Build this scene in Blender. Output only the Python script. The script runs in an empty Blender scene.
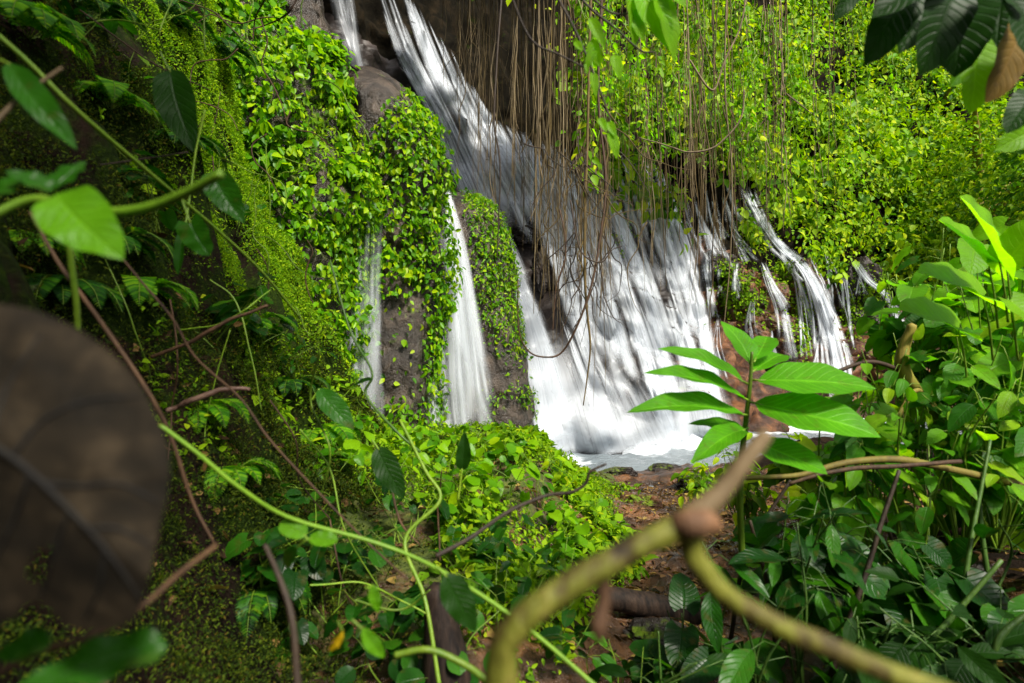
import bpy, math, random
import numpy as np
from mathutils import Vector, Matrix
from mathutils.bvhtree import BVHTree

SEED = 7
random.seed(SEED)
RNG = np.random.default_rng(SEED)
scene = bpy.context.scene
COL = scene.collection

# ------------------------------------------------------------------ camera
W_PX, H_PX = 1024.0, 683.0
LENS = 20.0
F_PX = W_PX * LENS / 36.0
PITCH = math.radians(2.37)
cam_data = bpy.data.cameras.new('camera')
cam_data.lens = LENS
cam_data.sensor_width = 36.0
cam_data.clip_start = 0.02
cam_data.clip_end = 600.0
cam_data.dof.use_dof = True
cam_data.dof.focus_distance = 9.0
cam_data.dof.aperture_fstop = 2.8
cam = bpy.data.objects.new('camera', cam_data)
COL.objects.link(cam)
cam.location = (0, 0, 0)
cam.rotation_euler = (math.pi / 2 + PITCH, 0, 0)
scene.camera = cam

# ------------------------------------------------------------------ sky, sun, exposure
SUN_EL, SUN_AZ = math.radians(47), math.radians(146)      # azimuth measured from +Y towards +X
world = bpy.data.worlds.new('World')
scene.world = world
world.use_nodes = True
wn, wl = world.node_tree.nodes, world.node_tree.links
wn.clear()
w_out = wn.new('ShaderNodeOutputWorld')
w_bg = wn.new('ShaderNodeBackground')
w_sky = wn.new('ShaderNodeTexSky')
w_sky.sky_type = 'NISHITA'
w_sky.sun_disc = False
w_sky.sun_elevation = SUN_EL
w_sky.sun_rotation = SUN_AZ
w_sky.air_density = 1.0
w_sky.dust_density = 4.0
w_sky.ozone_density = 0.6
w_hs = wn.new('ShaderNodeHueSaturation')
w_hs.inputs['Saturation'].default_value = 0.2
wl.new(w_sky.outputs[0], w_hs.inputs['Color'])
wl.new(w_hs.outputs[0], w_bg.inputs['Color'])
w_bg.inputs['Strength'].default_value = 0.10
wl.new(w_bg.outputs[0], w_out.inputs['Surface'])

sun_data = bpy.data.lights.new('sun', 'SUN')
sun_data.energy = 4.3
sun_data.angle = math.radians(9)
sun_data.color = (1.0, 0.94, 0.82)
sun = bpy.data.objects.new('sun', sun_data)
COL.objects.link(sun)
sd = Vector((math.sin(SUN_AZ) * math.cos(SUN_EL), math.cos(SUN_AZ) * math.cos(SUN_EL), math.sin(SUN_EL)))
sun.rotation_euler = sd.to_track_quat('Z', 'Y').to_euler()
sun.location = sd * 40

scene.view_settings.view_transform = 'Standard'
scene.view_settings.look = 'None'
scene.view_settings.exposure = 0.82
scene.view_settings.gamma = 1.0
scene.view_settings.use_curve_mapping = False
scene.render.engine = 'CYCLES'
cy = scene.cycles
cy.use_denoising = True
cy.max_bounces = 7
cy.diffuse_bounces = 3
cy.glossy_bounces = 3
cy.transmission_bounces = 3
cy.transparent_max_bounces = 24
cy.caustics_reflective = False
cy.caustics_refractive = False
cy.sample_clamp_indirect = 6.0
cy.use_adaptive_sampling = True

# ------------------------------------------------------------------ maths helpers
CP, SP = math.cos(PITCH), math.sin(PITCH)


def P(px, py, d):
    """point seen at pixel (px, py) at depth d along the view axis"""
    x = (px - W_PX / 2) / F_PX * d
    u = (H_PX / 2 - py) / F_PX * d
    return np.array([x, d * CP - u * SP, d * SP + u * CP])


def PV(px, py, d):
    px, py, d = np.broadcast_arrays(np.asarray(px, float), np.asarray(py, float), np.asarray(d, float))
    x = (px - W_PX / 2) / F_PX * d
    u = (H_PX / 2 - py) / F_PX * d
    return np.stack([x, d * CP - u * SP, d * SP + u * CP], -1)


def proj(p):
    p = np.asarray(p, float)
    d = p[..., 1] * CP + p[..., 2] * SP
    u = -p[..., 1] * SP + p[..., 2] * CP
    d = np.where(np.abs(d) < 1e-3, 1e-3, d)
    return W_PX / 2 + p[..., 0] / d * F_PX, H_PX / 2 - u / d * F_PX, d


def _hash(ix, iy, iz, seed):
    n = (ix * 374761393 + iy * 668265263 + iz * 2147483647 + seed * 1274126177) & 0xFFFFFFFF
    n = ((n ^ (n >> 13)) * 1274126177) & 0xFFFFFFFF
    n = ((n ^ (n >> 16)) * 2246822519) & 0xFFFFFFFF
    return ((n ^ (n >> 15)) & 0xFFFFFF) / float(0xFFFFFF)


def vnoise(p, seed=0):
    p = np.asarray(p, float)
    i = np.floor(p).astype(np.int64)
    f = p - i
    f = f * f * (3 - 2 * f)
    r = 0
    for dx in (0, 1):
        for dy in (0, 1):
            for dz in (0, 1):
                w = (f[..., 0] if dx else 1 - f[..., 0]) * (f[..., 1] if dy else 1 - f[..., 1]) * (f[..., 2] if dz else 1 - f[..., 2])
                r = r + w * _hash(i[..., 0] + dx, i[..., 1] + dy, i[..., 2] + dz, seed)
    return r * 2 - 1


def fbm(p, octv=4, seed=0, gain=0.5):
    p = np.asarray(p, float)
    a, r = 1.0, 0
    for o in range(octv):
        r = r + a * vnoise(p * (2.03 ** o), seed + o * 17)
        a *= gain
    return r


def smoothstep(a, b, x):
    t = np.clip((np.asarray(x, float) - a) / (b - a), 0, 1)
    return t * t * (3 - 2 * t)


def norm(v):
    return v / np.maximum(np.linalg.norm(v, axis=-1, keepdims=True), 1e-9)


def catmull(pts, n):
    """resample a polyline (any dimension) as a Catmull-Rom curve with n points"""
    p = np.asarray(pts, float)
    if len(p) == 2:
        t = np.linspace(0, 1, n)[:, None]
        return p[0] * (1 - t) + p[1] * t
    q = np.vstack([2 * p[0] - p[1], p, 2 * p[-1] - p[-2]])
    t = np.linspace(0, len(p) - 1 - 1e-6, n)
    i = t.astype(int)
    f = (t - i)[:, None]
    a, b, c, d = q[i], q[i + 1], q[i + 2], q[i + 3]
    return 0.5 * (2 * b + (c - a) * f + (2 * a - 5 * b + 4 * c - d) * f ** 2 + (-a + 3 * b - 3 * c + d) * f ** 3)


# ------------------------------------------------------------------ mesh helpers
class MB:
    def __init__(self):
        self.v, self.f, self.uv, self.n = [], {}, [], 0

    def add(self, v, faces, uv=None):
        v = np.asarray(v, float).reshape(-1, 3)
        for f in faces:
            f = np.asarray(f, np.int64)
            if f.size:
                self.f.setdefault(f.shape[1], []).append(f + self.n)
        self.v.append(v)
        self.uv.append(np.zeros((len(v), 2)) if uv is None else np.asarray(uv, float).reshape(-1, 2))
        self.n += len(v)

    def verts(self):
        return np.concatenate(self.v)

    def mesh(self, name, origin=(0, 0, 0), attrs=None, smooth=True):
        v = self.verts() - np.asarray(origin, float)
        uv = np.concatenate(self.uv)
        me = bpy.data.meshes.new(name)
        me.vertices.add(len(v))
        me.vertices.foreach_set('co', v.astype(np.float32).ravel())
        loops, starts, totals, off = [], [], [], 0
        for k, fl in self.f.items():
            a = np.concatenate(fl)
            loops.append(a.ravel())
            starts.append(off + np.arange(len(a)) * k)
            totals.append(np.full(len(a), k))
            off += a.size
        loops = np.concatenate(loops)
        starts = np.concatenate(starts)
        totals = np.concatenate(totals)
        me.loops.add(len(loops))
        me.loops.foreach_set('vertex_index', loops.astype(np.int32))
        me.polygons.add(len(starts))
        me.polygons.foreach_set('loop_start', starts.astype(np.int32))
        me.polygons.foreach_set('loop_total', totals.astype(np.int32))
        me.polygons.foreach_set('use_smooth', np.full(len(starts), smooth))
        l = me.uv_layers.new(name='UVMap')
        l.data.foreach_set('uv', uv[loops].astype(np.float32).ravel())
        if attrs:
            for an, av in attrs.items():
                at = me.attributes.new(an, 'FLOAT', 'POINT')
                at.data.foreach_set('value', np.asarray(av, np.float32))
        me.update()
        me.validate()
        return me


def grid_faces(nr, nc, wrap=False):
    r = np.arange(nr - 1)[:, None]
    c = np.arange(nc if wrap else nc - 1)[None, :]
    c2 = (c + 1) % nc
    return np.stack([r * nc + c, r * nc + c2, (r + 1) * nc + c2, (r + 1) * nc + c], -1).reshape(-1, 4)


def tube(mb, pts, radii, sides=7, n=None, wob=0.0):
    pts = np.asarray(pts, float)
    if n:
        k = len(pts)
        radii = np.interp(np.linspace(0, 1, n), np.linspace(0, 1, len(np.atleast_1d(radii))), np.atleast_1d(radii))
        pts = catmull(pts, n)
    else:
        radii = np.interp(np.linspace(0, 1, len(pts)), np.linspace(0, 1, len(np.atleast_1d(radii))), np.atleast_1d(radii))
    if wob:
        m = len(pts)
        ph = RNG.random(3) * 90
        LL = np.arange(m) * .16
        pts = pts + np.stack([vnoise(np.stack([LL + ph[i], LL * 0 + i, LL * 0], -1), 5) for i in range(3)], -1) * wob
        radii = radii * (1 + .10 * vnoise(np.stack([LL * .8 + ph[0], LL * 0, LL * 0], -1), 9))
    m = len(pts)
    t = norm(np.gradient(pts, axis=0))
    ref = np.array([0.31, 0.22, 0.92]) if abs(t[0][2]) < 0.8 else np.array([0.9, 0.3, 0.1])
    x = np.zeros((m, 3))
    x[0] = norm(np.cross(t[0], ref))
    for i in range(1, m):
        w = x[i - 1] - t[i] * np.dot(x[i - 1], t[i])
        x[i] = w / max(np.linalg.norm(w), 1e-9)
    y = np.cross(t, x)
    a = np.linspace(0, 2 * math.pi, sides, endpoint=False)
    ring = x[:, None, :] * np.cos(a)[None, :, None] + y[:, None, :] * np.sin(a)[None, :, None]
    v = pts[:, None, :] + ring * radii[:, None, None]
    L = np.concatenate([[0], np.cumsum(np.linalg.norm(np.diff(pts, axis=0), axis=1))])
    uv = np.stack([np.broadcast_to(np.arange(sides) / sides, (m, sides)), np.broadcast_to(L[:, None], (m, sides))], -1)
    v = v.reshape(-1, 3)
    f = grid_faces(m, sides, True)
    e = np.vstack([pts[0] - t[0] * radii[0] * .5, pts[-1] + t[-1] * radii[-1] * .5])
    s = np.arange(sides)
    f0 = np.stack([np.full(sides, m * sides), (s + 1) % sides, s], -1)
    f1 = np.stack([np.full(sides, m * sides + 1), (m - 1) * sides + s, (m - 1) * sides + (s + 1) % sides], -1)
    mb.add(np.vstack([v, e]), [f, f0, f1], np.vstack([uv.reshape(-1, 2), [[0, 0], [0, L[-1]]]]))
    return pts


def leaf_template(kind='ovate', nv=8, nu=4, width=0.5, fold=0.25, droop=0.25, wave=0.03, seed=0):
    """unit leaf: base at the origin, tip near (0,1,0), face along +z"""
    r = np.random.default_rng(seed)
    v = np.linspace(0, 1, nv + 1)
    u = np.linspace(-1, 1, nu + 1)
    if kind == 'heart':
        w = np.sqrt(np.clip(1 - ((v - 0.30) / np.where(v < .30, .36, .70)) ** 2, 0, 1)) * (1 - 0.22 * v)
        w[-1] = 0.0
        back = 0.16
    elif kind == 'lance':
        w = np.sin(np.pi * np.clip(v, 0, 1) ** 0.85) ** 0.8
        w[0] = 0.03
        w[-1] = 0
        back = 0.0
    elif kind == 'round':
        w = np.sqrt(np.clip(1 - ((v - 0.5) / 0.51) ** 2, 0, 1))
        w[-1] = 0.05
        back = 0.04
    else:
        w = np.sin(np.pi * np.clip(v, 0, 1) ** 0.7) ** 0.75
        w[0] = 0.06
        w[-1] = 0
        back = 0.02
    V, U = np.meshgrid(v, u, indexing='ij')
    Wd = w[:, None] * width * 0.5
    x = U * Wd
    y = V - back * np.abs(U) ** 1.6 * (1 - V) ** 3
    z = fold * np.abs(x) - droop * V ** 2 + wave * np.abs(U) * np.sin(V * 17 + r.uniform(0, 6) + (U > 0) * 1.7) * np.minimum(1, 4 * (1 - V))
    x = x + 0.05 * np.sin(V * 3 + r.uniform(0, 6)) * V
    T = np.stack([x, y, z], -1).reshape(-1, 3)
    uv = np.stack([U * .5 + .5, V], -1).reshape(-1, 2)
    return T, grid_faces(nv + 1, nu + 1), uv


def small_template(width=0.55, fold=0.25, droop=0.15):
    w = width / 2
    T = np.array([[0, 0, 0], [-w, .28, fold * w], [-w * .8, .66, fold * w - droop * .4], [0, 1, -droop], [w * .8, .66, fold * w - droop * .4], [w, .28, fold * w]])
    f = np.array([[0, 3, 2, 1], [0, 5, 4, 3]])
    uv = np.array([[.5, 0], [0, .28], [.1, .66], [.5, 1], [.9, .66], [1, .28]])
    return T, f, uv


def put_leaves(mb, pos, axis, nrm, size, tmpls):
    """many leaves at once: each leaf's tip points along axis, its face along nrm"""
    pos = np.asarray(pos, float)
    n = len(pos)
    if n == 0:
        return
    y = norm(np.asarray(axis, float))
    z = np.asarray(nrm, float)
    z = z - y * np.sum(z * y, -1, keepdims=True)
    z = norm(z + 1e-6)
    x = np.cross(y, z)
    size = np.broadcast_to(np.asarray(size, float), (n,))
    which = RNG.integers(0, len(tmpls), n)
    for k, (T, f, uv) in enumerate(tmpls):
        s = np.where(which == k)[0]
        if not len(s):
            continue
        R = np.stack([x[s], y[s], z[s]], 1)                       # rows
        v = np.einsum('nk,mkj->mnj', T, R) * size[s][:, None, None] + pos[s][:, None, :]
        ff = (f[None] + (np.arange(len(s)) * len(T))[:, None, None]).reshape(-1, f.shape[1])
        mb.add(v.reshape(-1, 3), [ff], np.tile(uv, (len(s), 1)))


SMALL = [small_template(.6, .25, .15), small_template(.75, .1, .3), small_template(.5, .45, .1)]
TINY = [small_template(.35, .3, .4), small_template(.45, .2, .2)]
OVATE = [leaf_template('ovate', 8, 4, .52, .3, .22, .02, i) for i in range(3)] + [leaf_template('ovate', 8, 4, .58, .12, .35, .03, 9)]
HEART = [leaf_template('heart', 9, 6, .92, .18, .25, .025, i) for i in range(3)] + [leaf_template('heart', 9, 6, .85, .32, .1, .02, 5)]
LANCE = [leaf_template('lance', 10, 4, .3, .35, .3, .015, i) for i in range(3)]
BROAD = [leaf_template('lance', 16, 6, .36, .28, .22, .012, i) for i in range(4)]
ROUND = [leaf_template('round', 7, 6, .95, .12, .12, .02, i) for i in range(3)]


def tag(o, label=None, cat=None, group=None, kind=None):
    if label:
        o['label'] = label
    if cat:
        o['category'] = cat
    if group:
        o['group'] = group
    if kind:
        o['kind'] = kind
    return o


def thing(name, label, cat, loc=(0, 0, 0), group=None):
    o = bpy.data.objects.new(name, None)
    o.empty_display_size = 0.1
    COL.objects.link(o)
    o.location = tuple(float(c) for c in loc)
    return tag(o, label, cat, group)


def obj(name, mb, mat, parent=None, origin=None, attrs=None, smooth=True):
    """one mesh object; its vertices are given in world space"""
    if parent is not None:
        org = np.array(parent.location)
        pp = parent.parent
        while pp is not None:
            org = org + np.array(pp.location)
            pp = pp.parent
        loc = (0, 0, 0)
    else:
        org = np.zeros(3) if origin is None else np.asarray(origin, float)
        loc = tuple(float(c) for c in org)
    me = mb.mesh(name, org, attrs, smooth)
    if isinstance(mat, (list, tuple)):
        for m in mat:
            me.materials.append(m)
    else:
        me.materials.append(mat)
    o = bpy.data.objects.new(name, me)
    COL.objects.link(o)
    o.location = loc
    if parent is not None:
        o.parent = parent
    return o


def copy_tree(o, parent=None):
    c = o.copy()
    COL.objects.link(c)
    c.parent = parent
    for ch in o.children:
        copy_tree(ch, c)
    return c


# ------------------------------------------------------------------ materials
def new_mat(name):
    m = bpy.data.materials.new(name)
    m.use_nodes = True
    nt = m.node_tree
    nt.nodes.clear()
    return m, nt.nodes, nt.links


def ramp(nodes, stops):
    r = nodes.new('ShaderNodeValToRGB')
    e = r.color_ramp.elements
    while len(e) > 1:
        e.remove(e[-1])
    e[0].position = stops[0][0]
    e[0].color = (*stops[0][1], 1)
    for p, c in stops[1:]:
        k = e.new(p)
        k.color = (*c, 1)
    return r


def leaf_mat(name, stops, trans=0.4, rough=0.48, veins=0.0, spec=0.22, tint=(1.25, 1.35, 0.35), blotch=0.0, nveins=9, patch=2.5):
    m, n, l = new_mat(name)
    out = n.new('ShaderNodeOutputMaterial')
    geo = n.new('ShaderNodeNewGeometry')
    rp = ramp(n, stops)
    l.new(geo.outputs['Random Per Island'], rp.inputs[0])
    col = rp.outputs[0]
    pr = n.new('ShaderNodeBsdfPrincipled')
    pr.inputs['Roughness'].default_value = rough
    pr.inputs['Specular IOR Level'].default_value = spec
    # soft mottling of the leaf itself
    tc = n.new('ShaderNodeTexCoord')
    nz = n.new('ShaderNodeTexNoise')
    nz.inputs['Scale'].default_value = 9.0 if veins else patch
    nz.inputs['Detail'].default_value = 3
    l.new(tc.outputs['Object'], nz.inputs['Vector'])
    mot = n.new('ShaderNodeMix')
    mot.data_type = 'RGBA'
    mot.blend_type = 'MULTIPLY'
    mot.inputs[0].default_value = 0.55
    mr = n.new('ShaderNodeMapRange')
    mr.inputs['From Min'].default_value = .3
    mr.inputs['From Max'].default_value = .7
    mr.inputs['To Min'].default_value = .55
    mr.inputs['To Max'].default_value = 1.25
    l.new(nz.outputs['Fac'], mr.inputs['Value'])
    l.new(col, mot.inputs[6])
    l.new(mr.outputs[0], mot.inputs[7])
    col = mot.outputs[2]
    if veins:
        sx = n.new('ShaderNodeSeparateXYZ')
        l.new(tc.outputs['UV'], sx.inputs[0])

        def math_(op, a, b=None, c=None):
            q = n.new('ShaderNodeMath')
            q.operation = op
            for i, s in enumerate((a, b, c)):
                if s is None:
                    continue
                if isinstance(s, (int, float)):
                    q.inputs[i].default_value = s
                else:
                    l.new(s, q.inputs[i])
            return q.outputs[0]
        au = math_('ABSOLUTE', math_('SUBTRACT', sx.outputs[0], 0.5))          # 0 at the midrib .. 0.5
        ph = math_('MULTIPLY', math_('SUBTRACT', sx.outputs[1], math_('MULTIPLY', math_('POWER', au, 1.15), 0.55)), float(nveins))
        fr = math_('ABSOLUTE', math_('SUBTRACT', math_('FRACT', ph), 0.5))
        lat = math_('SUBTRACT', 1.0, math_('SMOOTH_MIN', math_('MULTIPLY', fr, 7.0), 1.0, 0.3))
        mid = math_('SUBTRACT', 1.0, math_('MINIMUM', math_('MULTIPLY', au, 22.0), 1.0))
        vm = math_('MAXIMUM', math_('MULTIPLY', lat, 0.55), mid)
        vmix = n.new('ShaderNodeMix')
        vmix.data_type = 'RGBA'
        l.new(math_('MULTIPLY', vm, veins), vmix.inputs[0])
        l.new(col, vmix.inputs[6])
        br = n.new('ShaderNodeMix')
        br.data_type = 'RGBA'
        br.blend_type = 'MULTIPLY'
        br.inputs[0].default_value = 1
        br.inputs[7].default_value = (1.9, 1.6, 1.9, 1)
        l.new(col, br.inputs[6])
        l.new(br.outputs[2], vmix.inputs[7])
        col = vmix.outputs[2]
        bm = n.new('ShaderNodeBump')
        bm.inputs['Strength'].default_value = 0.5
        bm.inputs['Distance'].default_value = 0.004
        bm.invert = True
        l.new(math_('ADD', vm, math_('MULTIPLY', nz.outputs['Fac'], .6)), bm.inputs['Height'])
        l.new(bm.outputs[0], pr.inputs['Normal'])
    if blotch:
        nz2 = n.new('ShaderNodeTexNoise')
        nz2.inputs['Scale'].default_value = 26
        nz2.inputs['Detail'].default_value = 4
        l.new(tc.outputs['Object'], nz2.inputs['Vector'])
        bmr = n.new('ShaderNodeMapRange')
        bmr.inputs['From Min'].default_value = .56
        bmr.inputs['From Max'].default_value = .7
        bmr.inputs['To Max'].default_value = blotch
        l.new(nz2.outputs['Fac'], bmr.inputs['Value'])
        bx = n.new('ShaderNodeMix')
        bx.data_type = 'RGBA'
        bx.inputs[7].default_value = (0.09, 0.055, 0.015, 1)
        l.new(bmr.outputs[0], bx.inputs[0])
        l.new(col, bx.inputs[6])
        col = bx.outputs[2]
    l.new(col, pr.inputs['Base Color'])
    tr = n.new('ShaderNodeBsdfTranslucent')
    tm = n.new('ShaderNodeMix')
    tm.data_type = 'RGBA'
    tm.blend_type = 'MULTIPLY'
    tm.inputs[0].default_value = 1
    tm.inputs[7].default_value = (*[c * 1.6 for c in tint], 1)
    l.new(col, tm.inputs[6])
    l.new(tm.outputs[2], tr.inputs['Color'])
    mx = n.new('ShaderNodeMixShader')
    mx.inputs[0].default_value = trans
    l.new(pr.outputs[0], mx.inputs[1])
    l.new(tr.outputs[0], mx.inputs[2])
    l.new(mx.outputs[0], out.inputs[0])
    return m


def bark_mat(name, stops, scale=14.0, rough=0.75, stretch=4.0, bump=0.6, coord='Object', spec=.3):
    m, n, l = new_mat(name)
    out = n.new('ShaderNodeOutputMaterial')
    pr = n.new('ShaderNodeBsdfPrincipled')
    pr.inputs['Roughness'].default_value = rough
    pr.inputs['Specular IOR Level'].default_value = spec
    tc = n.new('ShaderNodeTexCoord')
    mp = n.new('ShaderNodeMapping')
    mp.inputs['Scale'].default_value = (1, 1, 1 / stretch)
    l.new(tc.outputs[coord], mp.inputs[0])
    nz = n.new('ShaderNodeTexNoise')
    nz.inputs['Scale'].default_value = scale
    nz.inputs['Detail'].default_value = 6
    nz.inputs['Roughness'].default_value = .65
    l.new(mp.outputs[0], nz.inputs['Vector'])
    rp = ramp(n, stops)
    l.new(nz.outputs['Fac'], rp.inputs[0])
    oi = n.new('ShaderNodeObjectInfo')
    hv = n.new('ShaderNodeHueSaturation')
    mr = n.new('ShaderNodeMapRange')
    mr.inputs['To Min'].default_value = .65
    mr.inputs['To Max'].default_value = 1.35
    l.new(oi.outputs['Random'], mr.inputs['Value'])
    l.new(mr.outputs[0], hv.inputs['Value'])
    l.new(rp.outputs[0], hv.inputs['Color'])
    l.new(hv.outputs[0], pr.inputs['Base Color'])
    bm = n.new('ShaderNodeBump')
    bm.inputs['Strength'].default_value = bump
    bm.inputs['Distance'].default_value = 0.01
    l.new(nz.outputs['Fac'], bm.inputs['Height'])
    l.new(bm.outputs[0], pr.inputs['Normal'])
    l.new(pr.outputs[0], out.inputs[0])
    return m


def rock_mat(name, rock_stops, moss_stops, moss_amount=0.5, scale=1.6, rough=0.45, attr=None, bump=0.7, fine=1.0, spec=.22):
    """rock or soil with moss; moss follows a noise, the upward faces and (if given) a painted cover attribute"""
    m, n, l = new_mat(name)
    out = n.new('ShaderNodeOutputMaterial')
    pr = n.new('ShaderNodeBsdfPrincipled')
    pr.inputs['Specular IOR Level'].default_value = spec
    tc = n.new('ShaderNodeTexCoord')
    nz = n.new('ShaderNodeTexNoise')
    nz.inputs['Scale'].default_value = scale
    nz.inputs['Detail'].default_value = 9
    nz.inputs['Roughness'].default_value = .68
    nz.inputs['Distortion'].default_value = .4
    l.new(tc.outputs['Object'], nz.inputs['Vector'])
    rp = ramp(n, rock_stops)
    l.new(nz.outputs['Fac'], rp.inputs[0])
    n2 = n.new('ShaderNodeTexNoise')
    n2.inputs['Scale'].default_value = scale * 9 * fine
    n2.inputs['Detail'].default_value = 5
    n2.inputs['Roughness'].default_value = .7
    l.new(tc.outputs['Object'], n2.inputs['Vector'])
    mp = ramp(n, moss_stops)
    l.new(n2.outputs['Fac'], mp.inputs[0])
    n3 = n.new('ShaderNodeTexNoise')
    n3.inputs['Scale'].default_value = scale * 1.3
    n3.inputs['Detail'].default_value = 7
    n3.inputs['Roughness'].default_value = .62
    off = n.new('ShaderNodeVectorMath')
    off.operation = 'ADD'
    off.inputs[1].default_value = (7.3, 2.1, 4.4)
    l.new(tc.outputs['Object'], off.inputs[0])
    l.new(off.outputs[0], n3.inputs['Vector'])
    geo = n.new('ShaderNodeNewGeometry')
    sx = n.new('ShaderNodeSeparateXYZ')
    l.new(geo.outputs['Normal'], sx.inputs[0])

    def math_(op, a, b=None):
        q = n.new('ShaderNodeMath')
        q.operation = op
        for i, s in enumerate((a, b)):
            if s is None:
                continue
            if isinstance(s, (int, float)):
                q.inputs[i].default_value = s
            else:
                l.new(s, q.inputs[i])
        return q.outputs[0]
    if attr:
        at = n.new('ShaderNodeAttribute')
        at.attribute_name = attr
        lvl = math_('ADD', n3.outputs['Fac'], math_('SUBTRACT', at.outputs['Fac'], 0.5))
    else:
        lvl = math_('ADD', math_('ADD', n3.outputs['Fac'], moss_amount - 0.5), math_('MULTIPLY', sx.outputs[2], 0.18))
    mr = n.new('ShaderNodeMapRange')
    mr.inputs['From Min'].default_value = .46
    mr.inputs['From Max'].default_value = .58
    l.new(lvl, mr.inputs['Value'])
    mix = n.new('ShaderNodeMix')
    mix.data_type = 'RGBA'
    l.new(mr.outputs[0], mix.inputs[0])
    l.new(rp.outputs[0], mix.inputs[6])
    l.new(mp.outputs[0], mix.inputs[7])
    l.new(mix.outputs[2], pr.inputs['Base Color'])
    rr = n.new('ShaderNodeMapRange')
    rr.inputs['To Min'].default_value = rough
    rr.inputs['To Max'].default_value = .9
    l.new(mr.outputs[0], rr.inputs['Value'])
    l.new(rr.outputs[0], pr.inputs['Roughness'])
    bm = n.new('ShaderNodeBump')
    bm.inputs['Strength'].default_value = bump
    bm.inputs['Distance'].default_value = .06
    l.new(math_('ADD', nz.outputs['Fac'], math_('MULTIPLY', n2.outputs['Fac'], .45)), bm.inputs['Height'])
    l.new(bm.outputs[0], pr.inputs['Normal'])
    l.new(pr.outputs[0], out.inputs[0])
    return m


def water_fall_mat(name, streak=14.0, dens=0.55, soft=0.35, col=(0.73, 0.77, 0.82)):
    """silky falling water: long soft threads along the flow (UV: u across in metres, v along; edges by the 'edge' attribute)"""
    m, n, l = new_mat(name)
    out = n.new('ShaderNodeOutputMaterial')
    tc = n.new('ShaderNodeTexCoord')

    def math_(op, a, b=None):
        q = n.new('ShaderNodeMath')
        q.operation = op
        for i, s in enumerate((a, b)):
            if s is None:
                continue
            if isinstance(s, (int, float)):
                q.inputs[i].default_value = s
            else:
                l.new(s, q.inputs[i])
        return q.outputs[0]

    def streaks(sx, sy, detail, rough=.6):
        mp = n.new('ShaderNodeMapping')
        mp.inputs['Scale'].default_value = (sx, sy, 1)
        l.new(tc.outputs['UV'], mp.inputs[0])
        nz = n.new('ShaderNodeTexNoise')
        nz.noise_dimensions = '2D'
        nz.inputs['Scale'].default_value = 1
        nz.inputs['Detail'].default_value = detail
        nz.inputs['Roughness'].default_value = rough
        l.new(mp.outputs[0], nz.inputs['Vector'])
        return nz.outputs['Fac']
    a = streaks(streak * .35, .35, 3)
    b = streaks(streak, .28, 4, .7)
    c = streaks(streak * 3, .5, 2)
    lvl = math_('ADD', math_('ADD', math_('MULTIPLY', a, .5), math_('MULTIPLY', b, .38)), math_('MULTIPLY', c, .12))
    mr = n.new('ShaderNodeMapRange')
    mr.interpolation_type = 'SMOOTHSTEP'
    mid = 1 - dens
    mr.inputs['From Min'].default_value = mid - soft * .5
    mr.inputs['From Max'].default_value = mid + soft * .5
    l.new(lvl, mr.inputs['Value'])
    ed = n.new('ShaderNodeAttribute')
    ed.attribute_name = 'edge'
    al = math_('MULTIPLY', math_('ADD', math_('MULTIPLY', mr.outputs[0], .72), .28), ed.outputs['Fac'])
    df = n.new('ShaderNodeBsdfDiffuse')
    df.inputs['Color'].default_value = (*col, 1)
    tl = n.new('ShaderNodeBsdfTranslucent')
    tl.inputs['Color'].default_value = (*col, 1)
    gl = n.new('ShaderNodeBsdfGlossy')
    gl.inputs['Roughness'].default_value = .35
    gl.inputs['Color'].default_value = (.9, .93, .97, 1)
    m1 = n.new('ShaderNodeMixShader')
    m1.inputs[0].default_value = .35
    l.new(df.outputs[0], m1.inputs[1])
    l.new(tl.outputs[0], m1.inputs[2])
    m2 = n.new('ShaderNodeMixShader')
    m2.inputs[0].default_value = .06
    l.new(m1.outputs[0], m2.inputs[1])
    l.new(gl.outputs[0], m2.inputs[2])
    bm = n.new('ShaderNodeBump')
    bm.inputs['Strength'].default_value = .35
    bm.inputs['Distance'].default_value = .05
    l.new(lvl, bm.inputs['Height'])
    l.new(bm.outputs[0], df.inputs['Normal'])
    tp = n.new('ShaderNodeBsdfTransparent')
    m3 = n.new('ShaderNodeMixShader')
    l.new(al, m3.inputs[0])
    l.new(tp.outputs[0], m3.inputs[1])
    l.new(m2.outputs[0], m3.inputs[2])
    l.new(m3.outputs[0], out.inputs[0])
    return m


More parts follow.
